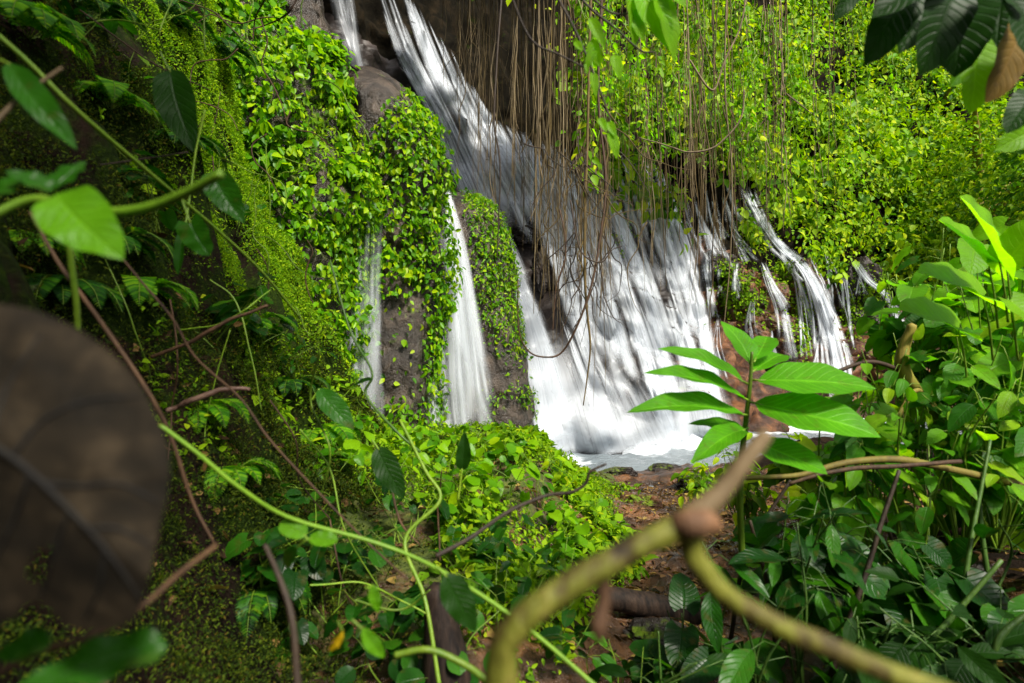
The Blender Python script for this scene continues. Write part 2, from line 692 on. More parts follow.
G = dict(
    creeper=leaf_mat('creeper_leaf', [(0, (.030, .120, .002)), (.4, (.090, .235, .002)), (.75, (.175, .330, .003)), (1, (.290, .400, .004))], .32, .36, spec=.13),
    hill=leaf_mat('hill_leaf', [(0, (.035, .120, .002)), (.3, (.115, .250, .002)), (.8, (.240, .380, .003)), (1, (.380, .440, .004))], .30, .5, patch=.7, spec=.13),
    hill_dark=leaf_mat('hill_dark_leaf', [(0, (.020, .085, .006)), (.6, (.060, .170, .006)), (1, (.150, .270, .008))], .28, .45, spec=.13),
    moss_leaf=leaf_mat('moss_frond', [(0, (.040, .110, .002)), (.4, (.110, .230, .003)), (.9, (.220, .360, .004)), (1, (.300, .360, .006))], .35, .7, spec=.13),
    shaded_bank_moss=leaf_mat('shaded_bank_moss', [(0, (.008, .018, .001)), (.5, (.026, .050, .002)), (.9, (.070, .100, .003)), (1, (.080, .050, .006))], .3, .75, spec=.13),  # moss darkened to stand in for shadow on the left bank
    under=leaf_mat('undergrowth_leaf_shaded', [(0, (.005, .032, .003)), (.5, (.013, .072, .004)), (.85, (.040, .150, .005)), (1, (.150, .260, .006))], .38, .34, .25, spec=.18, blotch=.4),  # greens darkened to stand in for shade low in the thicket
    thicket=leaf_mat('thicket_leaf', [(0, (.016, .090, .004)), (.4, (.055, .200, .005)), (.8, (.130, .310, .006)), (1, (.240, .390, .008))], .46, .42, .3, spec=.15, blotch=.35),
    broad=leaf_mat('broad_leaf', [(0, (.050, .230, .005)), (1, (.095, .310, .006))],   .45, .45, .9, nveins=11, spec=.15, blotch=.3),
    canopy=leaf_mat('canopy_leaf_shaded', [(0, (.005, .024, .002)), (1, (.014, .055, .003))], .4, .45, .2, spec=.12),  # greens darkened to imitate leaves silhouetted against the light
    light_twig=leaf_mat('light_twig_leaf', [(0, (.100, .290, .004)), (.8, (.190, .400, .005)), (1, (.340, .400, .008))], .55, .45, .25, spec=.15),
    yellow=leaf_mat('yellowing_leaf', [(0, (.40, .33, .008)), (1, (.50, .26, .008))], .4, .5),
    withered=leaf_mat('withered_leaf', [(0, (.150, .090, .012)), (1, (.190, .110, .015))], .3, .7, .3, blotch=.9),
)
M_DEAD = bark_mat('dead_leaf', [(.34, (.005, .004, .0025)), (.5, (.013, .0095, .0055)), (.64, (.032, .023, .013))], 22, .85, 1.0, .18, spec=.12)
M_DEADRIB = bark_mat('dead_leaf_rib', [(.3, (.0015, .001, .001)), (.7, (.005, .004, .002))], 60)
M_ROOT = bark_mat('root_bark', [(.3, (.025, .016, .005)), (.7, (.125, .085, .024))], 20)
M_ROOTPALE = bark_mat('root_bark_pale', [(.3, (.075, .052, .026)), (.7, (.230, .175, .095))], 20)
M_STEM = bark_mat('green_stem', [(.3, (.070, .150, .010)), (.7, (.150, .230, .016))], 30, .45)
M_STALK = bark_mat('fresh_stalk', [(.3, (.070, .150, .008)), (.7, (.120, .220, .012))], 30, .45, bump=.1)
M_STEMDARK = bark_mat('dark_green_stem', [(.3, (.018, .050, .008)), (.7, (.050, .095, .014))], 30, .45)
M_TWIG = bark_mat('brown_twig', [(.3, (.018, .009, .005)), (.7, (.085, .044, .020))], 40, .7)
M_TWIGDARK = bark_mat('dark_twig', [(.3, (.014, .009, .006)), (.7, (.045, .028, .016))], 40, .6)
M_BRANCH = bark_mat('forked_branch_bark', [(.36, (.018, .011, .006)), (.43, (.065, .050, .009)), (.52, (.105, .112, .010)), (.6, (.150, .140, .022)), (.66, (.060, .032, .014))], 34, .6, 2.5, 1.0)
M_BRANCHEND = bark_mat('dry_branch_bark', [(.3, (.070, .045, .020)), (.7, (.170, .118, .058))], 20, .7)
M_KNOT = bark_mat('branch_knot', [(.3, (.050, .026, .014)), (.7, (.150, .075, .035))], 60, .7)
M_MOSSY = bark_mat('mossy_bark', [(.3, (.090, .060, .018)), (.55, (.190, .150, .025)), (.8, (.120, .160, .015))], 18, .7)
M_LOG = bark_mat('log_bark', [(.3, (.016, .009, .007)), (.5, (.070, .038, .026)), (.7, (.170, .105, .075))], 16, .45, 7, 1.0)
M_STUMP = bark_mat('stump_bark', [(.35, (.003, .002, .002)), (.65, (.040, .024, .016))], 26, .7, 6, 1.0, spec=.2)

ROCK_GREY = [(.3, (.006, .005, .004)), (.5, (.022, .017, .015)), (.75, (.075, .058, .050))]
ROCK_RED = [(.32, (.010, .006, .004)), (.5, (.060, .027, .014)), (.68, (.200, .085, .034))]
MOSS_B = [(.3, (.035, .075, .004)), (.55, (.120, .190, .006)), (.75, (.260, .300, .010))]
MOSS_D = [(.3, (.003, .007, .001)), (.55, (.013, .026, .001)), (.75, (.045, .070, .003))]  # moss tones with shade put into the colour
M_CLIFF = rock_mat('cliff_rock', ROCK_GREY, MOSS_B, scale=.9, rough=.35, attr='cover')
M_FACE = rock_mat('wet_rock_face', [(.32, (.008, .006, .005)), (.5, (.034, .025, .018)), (.7, (.110, .080, .058))], MOSS_B, .5, 3.2, .25, attr='cover', bump=1.0, spec=.5)
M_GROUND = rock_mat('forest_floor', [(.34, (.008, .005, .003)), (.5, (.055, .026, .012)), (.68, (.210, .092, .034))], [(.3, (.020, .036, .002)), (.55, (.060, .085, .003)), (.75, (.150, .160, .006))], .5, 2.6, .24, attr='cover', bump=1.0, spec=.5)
M_BANK = rock_mat('shaded_bank_soil', [(.3, (.003, .002, .001)), (.5, (.012, .007, .004)), (.75, (.038, .021, .012))], MOSS_D, .5, 3.0, .9, attr='cover', fine=1.5, bump=1.0, spec=.08)  # soil and moss darkened to stand in for shade on the bank
M_SLOPE = rock_mat('shaded_slope_soil', [(.3, (.002, .0015, .001)), (.5, (.006, .005, .003)), (.75, (.022, .015, .008))], MOSS_D, .5, 2.0, .95, attr='cover', spec=.04)  # near black soil: shade behind roots and in leaf gaps put into colour
M_REDCLIFF = rock_mat('red_cliff_rock', ROCK_RED, MOSS_B, .4, 2.2, .45, attr='cover', bump=1.0)
M_BOULDER = rock_mat('boulder_rock', ROCK_GREY, MOSS_B, .24, 2.4, .3)
M_REDROCK = rock_mat('red_boulder_rock', ROCK_RED, MOSS_B, .33, 2.4, .4)
M_FALL = water_fall_mat('white_water', 11.0, .57, .24)
M_FALLTHIN = water_fall_mat('thin_water', 14.0, .50, .24)
M_VEIL = water_fall_mat('veil_water', 16.0, .46, .24)

# ------------------------------------------------------------------ the cliff
BASE = catmull([(-7.5, 3.5), (-4.6, 6.3), (-2.6, 8.2), (-0.9, 9.7), (0.5, 11.2), (2.3, 13.1), (5.8, 15.6), (9.8, 18.0), (14.5, 20.5), (21, 23.5), (30, 27), (44, 31)], 400)
BL = np.concatenate([[0], np.cumsum(np.linalg.norm(np.diff(BASE, axis=0), axis=1))])
BT = norm(np.gradient(BASE, axis=0))
BN = np.stack([BT[:, 1], -BT[:, 0]], -1)            # outward: towards the pool
POOL_Z = -2.0
# s of some pixel columns along the base, for the lip height
_bpx = proj(np.column_stack([BASE, np.full(len(BASE), POOL_Z)]))[0]


def base_at(s):
    return (np.stack([np.interp(s, BL, BASE[:, 0]), np.interp(s, BL, BASE[:, 1])], -1),
            norm(np.stack([np.interp(s, BL, BN[:, 0]), np.interp(s, BL, BN[:, 1])], -1)))


def s_of_px(px):
    k = np.argsort(_bpx[30:380])
    return np.interp(px, _bpx[30:380][k], BL[30:380][k])


def lip_h(s):
    return np.interp(s, [s_of_px(420), s_of_px(600), s_of_px(740), s_of_px(860), s_of_px(960)], [9.4, 8.6, 7.2, 5.6, 5.0])


def cliff_point(s, h):
    """s along the base, h above the pool"""
    s = np.asarray(s, float)
    h = np.asarray(h, float)
    b, nn = base_at(s)
    L = lip_h(s)
    k = h / L
    q = np.stack([s * .35, np.zeros_like(s), h * .2], -1)
    wob = fbm(q, 3, 3) * .09
    t = .06 * h
    for hk, wk in ((.10, .45), (.24, .6), (.40, .6), (.56, .75), (.72, .7), (.86, .6)):
        t = t + wk * smoothstep(-.022, .022, k - hk - wob)
    t = t + np.maximum(0, h - L) * .34
    b3 = np.concatenate([b - nn * t[..., None], (POOL_Z + h)[..., None]], -1)
    n3 = np.concatenate([nn, np.full(nn.shape[:-1] + (1,), .25)], -1)
    p = b3 * np.array([1, 1, 1.0])
    rid = 1 - np.abs(fbm(p * np.array([.8, .8, .45]), 4, 11))
    amp = np.where(k > 1, 1.3, 1.0)
    dsp = (fbm(p * .55, 4, 5) * .38 + (rid - .6) * .50 + fbm(p * 2.4, 3, 8) * .11) * amp
    return b3 + n3 * dsp[..., None]


NS, NH = 520, 300
S_ = np.linspace(0.5, BL[-1], NS)
H_ = np.concatenate([np.linspace(-.8, 10, 210), np.linspace(10.1, 40, NH - 210)])
SS, HH = np.meshgrid(S_, H_, indexing='ij')
CP3 = cliff_point(SS, HH)
cl = MB()
cl.add(CP3.reshape(-1, 3), [grid_faces(NS, NH)[:, ::-1]])
cpx, cpy, cd = proj(CP3)
lipk = HH / lip_h(SS)
cover = .12 + .22 * smoothstep(.9, 1.15, lipk) + .25 * smoothstep(690, 760, cpx) * smoothstep(.35, .9, lipk) * smoothstep(1.1, .95, lipk)
cliff = obj('cliff', cl, [M_CLIFF, M_SLOPE, M_REDCLIFF], attrs={'cover': cover.ravel()})
gf_ = grid_faces(NS, NH)[:, 0]
mi_ = np.where(lipk.ravel()[gf_] > 1.03, 1, np.where((cpx.ravel()[gf_] > 700 + 25 * fbm(CP3.reshape(-1, 3)[gf_] * .8, 3, 2)), 2, 0))
cliff.data.polygons.foreach_set('material_index', mi_.astype(np.int32))
tag(cliff, kind='structure')
CLIFF_BVH = BVHTree.FromPolygons([tuple(v) for v in CP3.reshape(-1, 3)], [tuple(f) for f in grid_faces(NS, NH)])


def cast(px, py, bvh=None):
    d = P(px, py, 1.0)
    hit = (bvh or CLIFF_BVH).ray_cast(Vector((0, 0, 0)), Vector(d).normalized(), 90)
    if hit[0] is None:
        return None
    return np.array(hit[0]), np.array(hit[1])


# ------------------------------------------------------------------ the ground
def ground_z(x, y):
    x = np.asarray(x, float)
    y = np.asarray(y, float)
    p = np.stack([x, y, np.zeros_like(x)], -1)
    nz = fbm(p * .9, 4, 21)
    # left and near: the slope the camera sits on, with the mossy mound
    zl = -1.02 + .065 * np.clip(y - 1.5, 0, 4) - .62 * smoothstep(5.9, 7.4, y) - .9 * smoothstep(8.6, 10.5, y)
    u = np.clip(-.42 - .13 * np.clip(y, 0, 7) - x, 0, 4)
    rise = .5 * u + .95 * u * u
    rise = rise * smoothstep(-7, -1, y) + 0
    zl = zl + np.minimum(rise, 6.5)
    # gully down to the pool
    xg = .26 * np.clip(y, 1.0, 40) + .10
    hw = .30 + .10 * np.clip(y - 3, 0, 20)
    gdep = np.clip(-1.45 - .070 * np.clip(y - 3, 0, 6), -1.87, 0)
    fl = smoothstep(-hw - .95, -hw + .25, x - xg)
    z = zl * (1 - fl) + gdep * fl
    # right bank
    rb = smoothstep(hw * .6, hw + 1.3, x - xg) * smoothstep(.8, 2.4, 12.5 - y)
    z = z + rb * .5
    # the pool
    pool = smoothstep(10.4, 12.3, y - .10 * np.abs(x - 3) + .25 * fbm(p * .6, 3, 4)) * smoothstep(-1.5, .8, x + .15 * (y - 9))
    z = z * (1 - pool) + (-2.75) * pool
    # behind the camera the forest floor climbs a little
    z = z + .28 * np.clip(-y - 1, 0, 14)
    far = smoothstep(30, 80, np.hypot(x, y))
    z = z + smoothstep(.15, 1.0, u) * (fbm(p * 1.5, 3, 71) * .42 + np.abs(fbm(p * 3.1, 3, 72)) * .30 + fbm(p * 7, 2, 73) * .09)
    z = z + nz * (.11 + .5 * far) + fbm(p * 3.7, 3, 33) * .045
    return z


def warp(n, lo, hi, dense):
    a = np.linspace(-1, 1, n)
    c = np.sinh(a * 3.4) / np.sinh(3.4)
    return np.where(c < 0, c * -lo, c * hi) + dense * 0


gx = np.unique(np.concatenate([np.linspace(-4.5, 7, 330), -4.5 - (np.linspace(0, 1, 60) ** 2.5) * 240, 7 + (np.linspace(0, 1, 60) ** 2.5) * 240]))
gy = np.unique(np.concatenate([np.linspace(.2, 12, 330), .2 - (np.linspace(0, 1, 60) ** 2.5) * 240, 12 + (np.linspace(0, 1, 60) ** 2.5) * 240]))
GX, GY = np.meshgrid(gx, gy, indexing='ij')
GZ = ground_z(GX, GY)
GP = np.stack([GX, GY, GZ], -1)
gpx, gpy, gd = proj(GP)
gm = MB()
gm.add(GP.reshape(-1, 3), [grid_faces(len(gx), len(gy))])
lefty = smoothstep(-.2, -1.2, GX + .12 * GY)
xgl = GX - (.26 * np.clip(GY, 1, 40) + .10)
cover = .26 + .28 * smoothstep(-.45, -1.0, xgl) + .04 * lefty + .10 * smoothstep(.8, 1.6, xgl) + .12 * fbm(GP * 1.1, 3, 77)
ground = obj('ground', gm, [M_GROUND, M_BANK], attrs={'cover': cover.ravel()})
fc = GP.reshape(-1, 3)[grid_faces(len(gx), len(gy))].mean(1)
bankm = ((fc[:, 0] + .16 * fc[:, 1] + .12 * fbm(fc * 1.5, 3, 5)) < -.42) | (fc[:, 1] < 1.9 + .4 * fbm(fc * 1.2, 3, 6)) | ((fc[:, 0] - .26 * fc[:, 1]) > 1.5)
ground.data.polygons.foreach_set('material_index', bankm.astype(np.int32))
tag(ground, kind='structure')


# ------------------------------------------------------------------ rock faces that stand out of the cliff
LUMPS = {}


def lump(key, ys, Ls, Rs, d, bulge, nz=.12, ny=90, na=60, cov=.4, seed=1, back=1.6, mat=None, dgrad=0.0):
    yy = np.linspace(ys[0], ys[-1], ny)
    Lp, Rp = catmull(np.column_stack([ys, Ls]), 200), catmull(np.column_stack([ys, Rs]), 200)
    L, R = np.interp(yy, Lp[:, 0], Lp[:, 1]), np.interp(yy, Rp[:, 0], Rp[:, 1])
    a = np.linspace(-1, 1, na)
    A, Y = np.meshgrid(a, yy)
    PX = L[:, None] * (1 - A) / 2 + R[:, None] * (1 + A) / 2
    D = d + dgrad * (Y - ys[0]) / (ys[-1] - ys[0]) + bulge * (1 - np.sqrt(np.clip(1 - A ** 2, 0, 1))) + .25 * bulge * A
    top = np.exp(-(Y - ys[0]) / 9.0)
    D = D + top * back * .6
    V = PV(PX, Y, D)
    dirv = norm(V)
    dsp = fbm(V * 1.6, 4, seed) * nz + fbm(V * 5, 3, seed + 9) * nz * .35
    V = V - dirv * dsp[..., None]
    V = V + np.array([1, 0, 0]) * (fbm(V * 1.9, 3, seed + 4) * nz * .9)[..., None]
    l2, r2 = V[:, :1] + norm(V[:, :1]) * back + np.array([-.5, 0, 0]), V[:, -1:] + norm(V[:, -1:]) * back + np.array([-.6, 0, 0])
    V = np.concatenate([l2, V, r2], 1)
    t2 = V[:1] + norm(V[:1]) * back + np.array([0, 0, -.2])
    V = np.concatenate([t2, V], 0)
    mb = MB()
    nr, nc = V.shape[:2]
    mb.add(V.reshape(-1, 3), [grid_faces(nr, nc)])
    o = obj('rock_face', mb, mat or M_FACE, attrs={'cover': np.full(nr * nc, cov)})
    tag(o, kind='structure')
    f = grid_faces(nr, nc)
    LUMPS[key] = (V, BVHTree.FromPolygons([tuple(v) for v in V.reshape(-1, 3)], [tuple(q) for q in f]))
    return o


lump('A', [-90, 0, 60, 150, 250, 330, 450], [20, 60, 95, 130, 170, 210, 240], [245, 272, 326, 366, 364, 352, 346], 5.9, .8, .14, cov=.45, seed=2)
lump('D', [-90, 0, 40, 85], [180, 225, 240, 250], [290, 322, 336, 352], 7.1, .6, .16, cov=.22, seed=12)
lump('B', [66, 80, 110, 150, 250, 330, 450], [352, 352, 352, 350, 352, 354, 352], [372, 398, 424, 444, 447, 441, 434], 7.3, .55, .10, cov=.34, seed=22)
lump('C', [192, 205, 235, 300, 360, 450], [438, 440, 440, 436, 434, 430], [466, 492, 508, 519, 526, 536], 8.6, .5, .10, cov=.36, seed=32)


def lump_samples(key, n):
    """random points with outward normals on a rock face"""
    V = LUMPS[key][0]
    a, b, c, d = V[:-1, :-1], V[1:, :-1], V[1:, 1:], V[:-1, 1:]
    nr = np.cross(c - a, b - d)
    area = np.linalg.norm(nr, axis=-1)
    pr = (area / area.sum()).ravel()
    k = RNG.choice(len(pr), n, p=pr)
    u, w = RNG.random((n, 1)), RNG.random((n, 1))
    a, b, c, d = (q.reshape(-1, 3)[k] for q in (a, b, c, d))
    p = a * (1 - u) * (1 - w) + d * u * (1 - w) + c * u * w + b * (1 - u) * w
    nn = norm(nr.reshape(-1, 3)[k])
    flip = np.sum(nn * p, -1) > 0
    nn[flip] *= -1
    return p, nn


# ------------------------------------------------------------------ the pool
NW = 150
wx = np.linspace(-3, 34, 260)
wy = np.linspace(7.5, 36, 200)
WX, WY = np.meshgrid(wx, wy, indexing='ij')
WP = np.stack([WX, WY, np.full_like(WX, POOL_Z)], -1)
dist = np.full(WX.shape, 99.0)
sg = np.full(WX.shape, 0.0)
for i in range(0, 400, 3):
    dd = np.hypot(WX - BASE[i, 0], WY - BASE[i, 1])
    s = (WX - BASE[i, 0]) * BN[i, 0] + (WY - BASE[i, 1]) * BN[i, 1]
    upd = dd < dist
    dist = np.where(upd, dd, dist)
    sg = np.where(upd, s, sg)
wave = fbm(WP * np.array([1.6, 3.2, 1]), 3, 51) * .05 + fbm(WP * np.array([4, 8, 1]), 3, 52) * .03
foam = smoothstep(.95, .05, dist + .8 * fbm(WP * 1.1, 3, 61)) * (WX > -1)
WP[..., 2] += wave * (1 + 2.5 * foam) + .10 * foam * np.abs(fbm(WP * 2.5, 3, 63))
wm = MB()
wm.add(WP.reshape(-1, 3), [grid_faces(260, 200)])
m, n, l = new_mat('pool_water')
out = n.new('ShaderNodeOutputMaterial')
pr = n.new('ShaderNodeBsdfPrincipled')
pr.inputs['Base Color'].default_value = (.16, .19, .21, 1)
pr.inputs['Roughness'].default_value = .12
pr.inputs['Specular IOR Level'].default_value = .8
fd = n.new('ShaderNodeBsdfDiffuse')
fd.inputs['Color'].default_value = (.62, .66, .70, 1)
tc = n.new('ShaderNodeTexCoord')
mp = n.new('ShaderNodeMapping')
mp.inputs['Scale'].default_value = (.8, 2.6, 1)
l.new(tc.outputs['Object'], mp.inputs[0])
nz = n.new('ShaderNodeTexNoise')
nz.inputs['Scale'].default_value = 2.4
nz.inputs['Detail'].default_value = 6
nz.inputs['Roughness'].default_value = .65
nz.inputs['Distortion'].default_value = .6
l.new(mp.outputs[0], nz.inputs['Vector'])
at = n.new('ShaderNodeAttribute')
at.attribute_name = 'foam'
ad = n.new('ShaderNodeMath')
ad.operation = 'ADD'
l.new(nz.outputs['Fac'], ad.inputs[0])
l.new(at.outputs['Fac'], ad.inputs[1])
mr = n.new('ShaderNodeMapRange')
mr.interpolation_type = 'SMOOTHSTEP'
mr.inputs['From Min'].default_value = .58
mr.inputs['From Max'].default_value = 1.1
l.new(ad.outputs[0], mr.inputs['Value'])
mx = n.new('ShaderNodeMixShader')
l.new(mr.outputs[0], mx.inputs[0])
l.new(pr.outputs[0], mx.inputs[1])
l.new(fd.outputs[0], mx.inputs[2])
bm = n.new('ShaderNodeBump')
bm.inputs['Strength'].default_value = .8
bm.inputs['Distance'].default_value = .08
l.new(nz.outputs['Fac'], bm.inputs['Height'])
l.new(bm.outputs[0], pr.inputs['Normal'])
l.new(mx.outputs[0], out.inputs[0])
tag(obj('water', wm, m, attrs={'foam': foam.ravel()}), kind='structure')


# ------------------------------------------------------------------ boulders
BOULD = []


def boulder(px, py, wpx, hpx, label, mat, group=None, push=.1, seed=0, d=None):
    if d is None:
        h = cast(px, py)
        c = h[0]
        d = proj(c)[2]
        c = c + h[1] * push
    else:
        c = P(px, py, d)
    rx, rz = wpx / 2 / F_PX * d, hpx / 2 / F_PX * d
    nu_, nv_ = 56, 36
    th = np.linspace(0, 2 * math.pi, nu_, endpoint=False)
    ph = np.linspace(.02, math.pi - .02, nv_)
    TH, PH = np.meshgrid(th, ph)
    V = np.stack([np.cos(TH) * np.sin(PH), np.sin(TH) * np.sin(PH), np.cos(PH)], -1)
    V = np.sign(V) * np.abs(V) ** .8
    V = V * (1 + .30 * fbm(V * 1.2 + seed * 3.7, 4, seed)[..., None] + .22 * (.5 - np.abs(fbm(V * 2.1 + seed, 4, seed + 3)))[..., None] + .07 * fbm(V * 6 + seed, 3, seed)[..., None])
    V = V * np.array([rx, (rx + rz) * .5, rz]) + c
    mb = MB()
    mb.add(V.reshape(-1, 3), [grid_faces(nv_, nu_, True)])
    BOULD.append((V.reshape(-1, 3), grid_faces(nv_, nu_, True)))
    o = obj('boulder', mb, mat, origin=c - np.array([0, 0, rz]), smooth=False)
    return tag(o, label, 'boulder', group)


boulder(612, 392, 46, 60, 'brown wet boulder dividing the foot of the wide cascade', M_BOULDER, push=-.1, seed=1)
boulder(590, 426, 40, 40, 'low dark boulder at the pool edge under the wide cascade', M_BOULDER, push=-.15, seed=2)
boulder(692, 414, 44, 46, 'green mossy boulder at the right foot of the wide cascade', M_REDROCK, push=-.05, seed=3)
for (gx_, gy_, gw, gh, lab_) in ((545, 285, 30, 56, 'dark wet rock jutting out of the upper left of the cascade'), (528, 238, 40, 24, 'dark ledge stone at the shoulder of the cascade beside the green wedge'), (640, 402, 30, 40, 'brown wet rock beside the dividing boulder at the cascade foot'), (655, 255, 22, 34, 'small dark rock high in the right half of the cascade'), (600, 318, 24, 44, 'narrow dark rock in the middle of the cascade')):
    boulder(gx_, gy_, gw, gh, lab_, M_BOULDER, push=-.15, seed=int(gx_))
boulder(738, 300, 50, 62, 'red boulder under bright moss beside the short trickles', M_REDROCK, push=-.5, seed=4)
boulder(800, 312, 34, 80, 'tall red rock streaked with yellow moss between the narrow falls', M_REDROCK, push=-.5, seed=5)
boulder(765, 345, 54, 44, 'squat red boulder below the short narrow waterfall', M_REDROCK, push=-.4, seed=6)
boulder(852, 310, 36, 64, 'dark mossy rock between the two farthest waterfalls', M_BOULDER, push=-.5, seed=7)
boulder(718, 272, 34, 30, 'small dark boulder split by the trickles', M_BOULDER, push=-.3, seed=8)
boulder(880, 375, 40, 50, 'reddish rock behind the thicket at the pool edge', M_REDROCK, push=-.4, seed=11)


_v, _f, _n = [CP3.reshape(-1, 3)], [grid_faces(NS, NH)], NS * NH
for bv, bf in BOULD:
    _v.append(bv)
    _f.append(bf + _n)
    _n += len(bv)
WET_BVH = BVHTree.FromPolygons([tuple(q) for q in np.concatenate(_v)], [tuple(q) for q in np.concatenate(_f)])


# ------------------------------------------------------------------ falling water
def ribbon(mb, edges, path, widths, depth=None, off=.10, bulge=.10, n=44, nu=9, edge_soft=.35, smooth=5, fade=(.06, .03), bvh=None, strength=1.0):
    """a stream laid over the rock: path in picture pixels (or with a depth per point), widths in pixels"""
    pth = catmull(path, n)
    wd = np.interp(np.linspace(0, 1, n), np.linspace(0, 1, len(widths)), widths)
    tg = np.gradient(pth[:, :2], axis=0)
    tg /= np.maximum(np.linalg.norm(tg, axis=1, keepdims=True), 1e-6)
    nrm_ = np.stack([tg[:, 1], -tg[:, 0]], -1)
    nrm_ = norm(nrm_ * .4 + np.array([.6, 0]))
    u = np.linspace(-1, 1, nu)
    PX = pth[:, None, 0] + nrm_[:, None, 0] * u[None] * wd[:, None] / 2
    PY = pth[:, None, 1] + nrm_[:, None, 1] * u[None] * wd[:, None] / 2
    if depth is None:
        D = np.zeros(PX.shape)
        last = 12.0
        for i in range(n):
            for j in range(nu):
                h = cast(PX[i, j], PY[i, j], bvh or WET_BVH)
                if h is not None:
                    last = proj(h[0])[2]
                D[i, j] = last
        # thrown clear of the ledges: running minimum, then smoothing along the flow
        for _ in range(smooth):
            Dp = np.pad(D, ((1, 1), (1, 1)), 'edge')
            av = (Dp[:-2, 1:-1] + Dp[2:, 1:-1] + 2 * D + .6 * Dp[1:-1, :-2] + .6 * Dp[1:-1, 2:]) / 5.2
            D = np.minimum(av, D + .02)
    else:
        D = np.interp(np.linspace(0, 1, n), np.linspace(0, 1, len(depth)), depth)[:, None] + np.zeros((1, nu))
    D = D - off - bulge * (1 - u[None] ** 2)
    V = PV(PX, PY, D)
    seg = np.linalg.norm(np.diff(V[:, nu // 2], axis=0), axis=1)
    vv = np.concatenate([[0], np.cumsum(seg)])
    wm_ = np.linalg.norm(V[:, -1] - V[:, 0], axis=1)
    o1, o2 = RNG.random(2) * 50
    uv = np.stack([o1 + u[None] * (wm_.mean() * .5) + np.zeros((n, 1)), o2 + vv[:, None] + np.zeros((1, nu))], -1)
    t = np.linspace(0, 1, n)
    e = smoothstep(1, 1 - edge_soft * 2, np.abs(u))[None] * (smoothstep(0, fade[0], t) * smoothstep(1, 1 - fade[1], t))[:, None] * strength
    mb.add(V.reshape(-1, 3), [grid_faces(n, nu)], uv.reshape(-1, 2))
    edges.append(e.ravel())
    return V


def fall(label, strands, mat=None, group=None):
    mb, ed = MB(), []
    first = None
    for kw in strands:
        V = ribbon(mb, ed, **kw)
        first = V[0, 4] if first is None else first
    o = obj('waterfall', mb, mat or M_FALL, origin=first, attrs={'edge': np.concatenate(ed)})
    return tag(o, label, 'waterfall', group)


J = lambda a: RNG.normal(0, a)
# main cascade: flow lines from lip to pool, in order from its left border to its right border
FLOW = [
    [(372, -20), (398, 55), (432, 118), (470, 205), (500, 260), (523, 330), (545, 452)],
    [(405, -10), (432, 62), (462, 130), (500, 215), (523, 280), (548, 350), (575, 454)],
    [(438, 30), (470, 105), (505, 175), (538, 250), (560, 320), (585, 390), (605, 455)],
    [(492, 118), (515, 160), (548, 215), (575, 280), (592, 345), (612, 400), (632, 453)],
    [(540, 140), (560, 185), (585, 240), (604, 300), (625, 370), (642, 410), (662, 449)],
    [(590, 150), (606, 200), (625, 250), (643, 305), (660, 355), (672, 400), (684, 446)],
    [(630, 155), (645, 200), (660, 250), (676, 300), (690, 350), (700, 390), (708, 442)],
    [(660, 165), (672, 205), (686, 250), (700, 300), (708, 350), (713, 390), (718, 436)],
]


def flow_at(f):
    f = min(max(f, 0), len(FLOW) - 1.001)
    i = int(f)
    a, b = np.array(FLOW[i], float), np.array(FLOW[i + 1], float)
    return a * (1 - (f - i)) + b * (f - i)


def part_of(p, a, b, n=8):
    c = catmull(p, 61)
    return c[int(a * 60):int(b * 60) + 1][:: max(1, int((b - a) * 60 / n))]


st = []
GAPS = [(545, 288, 10, 22), (526, 238, 14, 9), (612, 388, 14, 20), (640, 402, 9, 16), (690, 414, 16, 20), (655, 255, 6, 14), (560, 350, 5, 22), (700, 245, 6, 12)]


def hits_gap(p, w):
    return any(((p[:, 0] - gx_) ** 2 / (gw + w * .4) ** 2 + (p[:, 1] - gy_) ** 2 / gh ** 2).min() < 1 for gx_, gy_, gw, gh in GAPS)


CEN = list(np.linspace(0, 6.98, 30) + RNG.normal(0, .06, 30))
TIERS = [(0, .31), (.17, .48), (.36, .66), (.54, .84), (.70, 1.0)]
for ti, (ta, tb) in enumerate(TIERS):                    # strands spilling from ledge to ledge
    for k in range(118):
        f = CEN[int(RNG.integers(0, len(CEN)))] + J(.05)
        p = part_of(flow_at(f) + np.array([J(1.5), 0]), min(max(0, ta + J(.03)), .9), min(1, tb + (0 if tb == 1 else J(.04))))
        if ti == 0 and f < 2.6:
            p = part_of(flow_at(f) + np.array([J(2), 0]), .01 + abs(J(.05)), .30 + J(.03))
        w = RNG.uniform(4, 13) * (.8 + .10 * ti)
        if hits_gap(p, w) and RNG.random() < .93:
            continue
        st.append(dict(path=p, widths=[w * .35, w * .8, w * 1.2, w * 1.9], off=.06 + .16 * RNG.random(), bulge=.09, nu=7, edge_soft=.5, strength=RNG.uniform(.55, 1.0) * ((.60 if f < 2.6 else 1) if ti == 0 else 1), smooth=2, fade=(.10, .20 if tb < 1 else .03), n=30))  # upper left strands fainter, standing in for shade under the overhang
for k in range(16):                                      # churned white foot of the fall
    f = k / 15 * 6.9
    p = part_of(flow_at(f), .74 + J(.04), 1)
    st.append(dict(path=p, widths=[10, 24, 40, 56], off=.22, bulge=.16, nu=9, strength=.5, smooth=3, fade=(.45, .02), n=26))
fall('widest white cascade fanning over stepped rock into the pool, behind the hanging roots', st)

st = [dict(path=[(332, -25), (341, 15), (352, 50), (362, 92)], widths=[16, 17, 16, 18], strength=.5),
      dict(path=[(346, -25), (352, 20), (358, 60), (365, 92)], widths=[10, 12, 12, 12], strength=.45, off=.18)]
fall('thin waterfall at the top edge beside brown rock above the creeper wall', st, M_FALLTHIN)

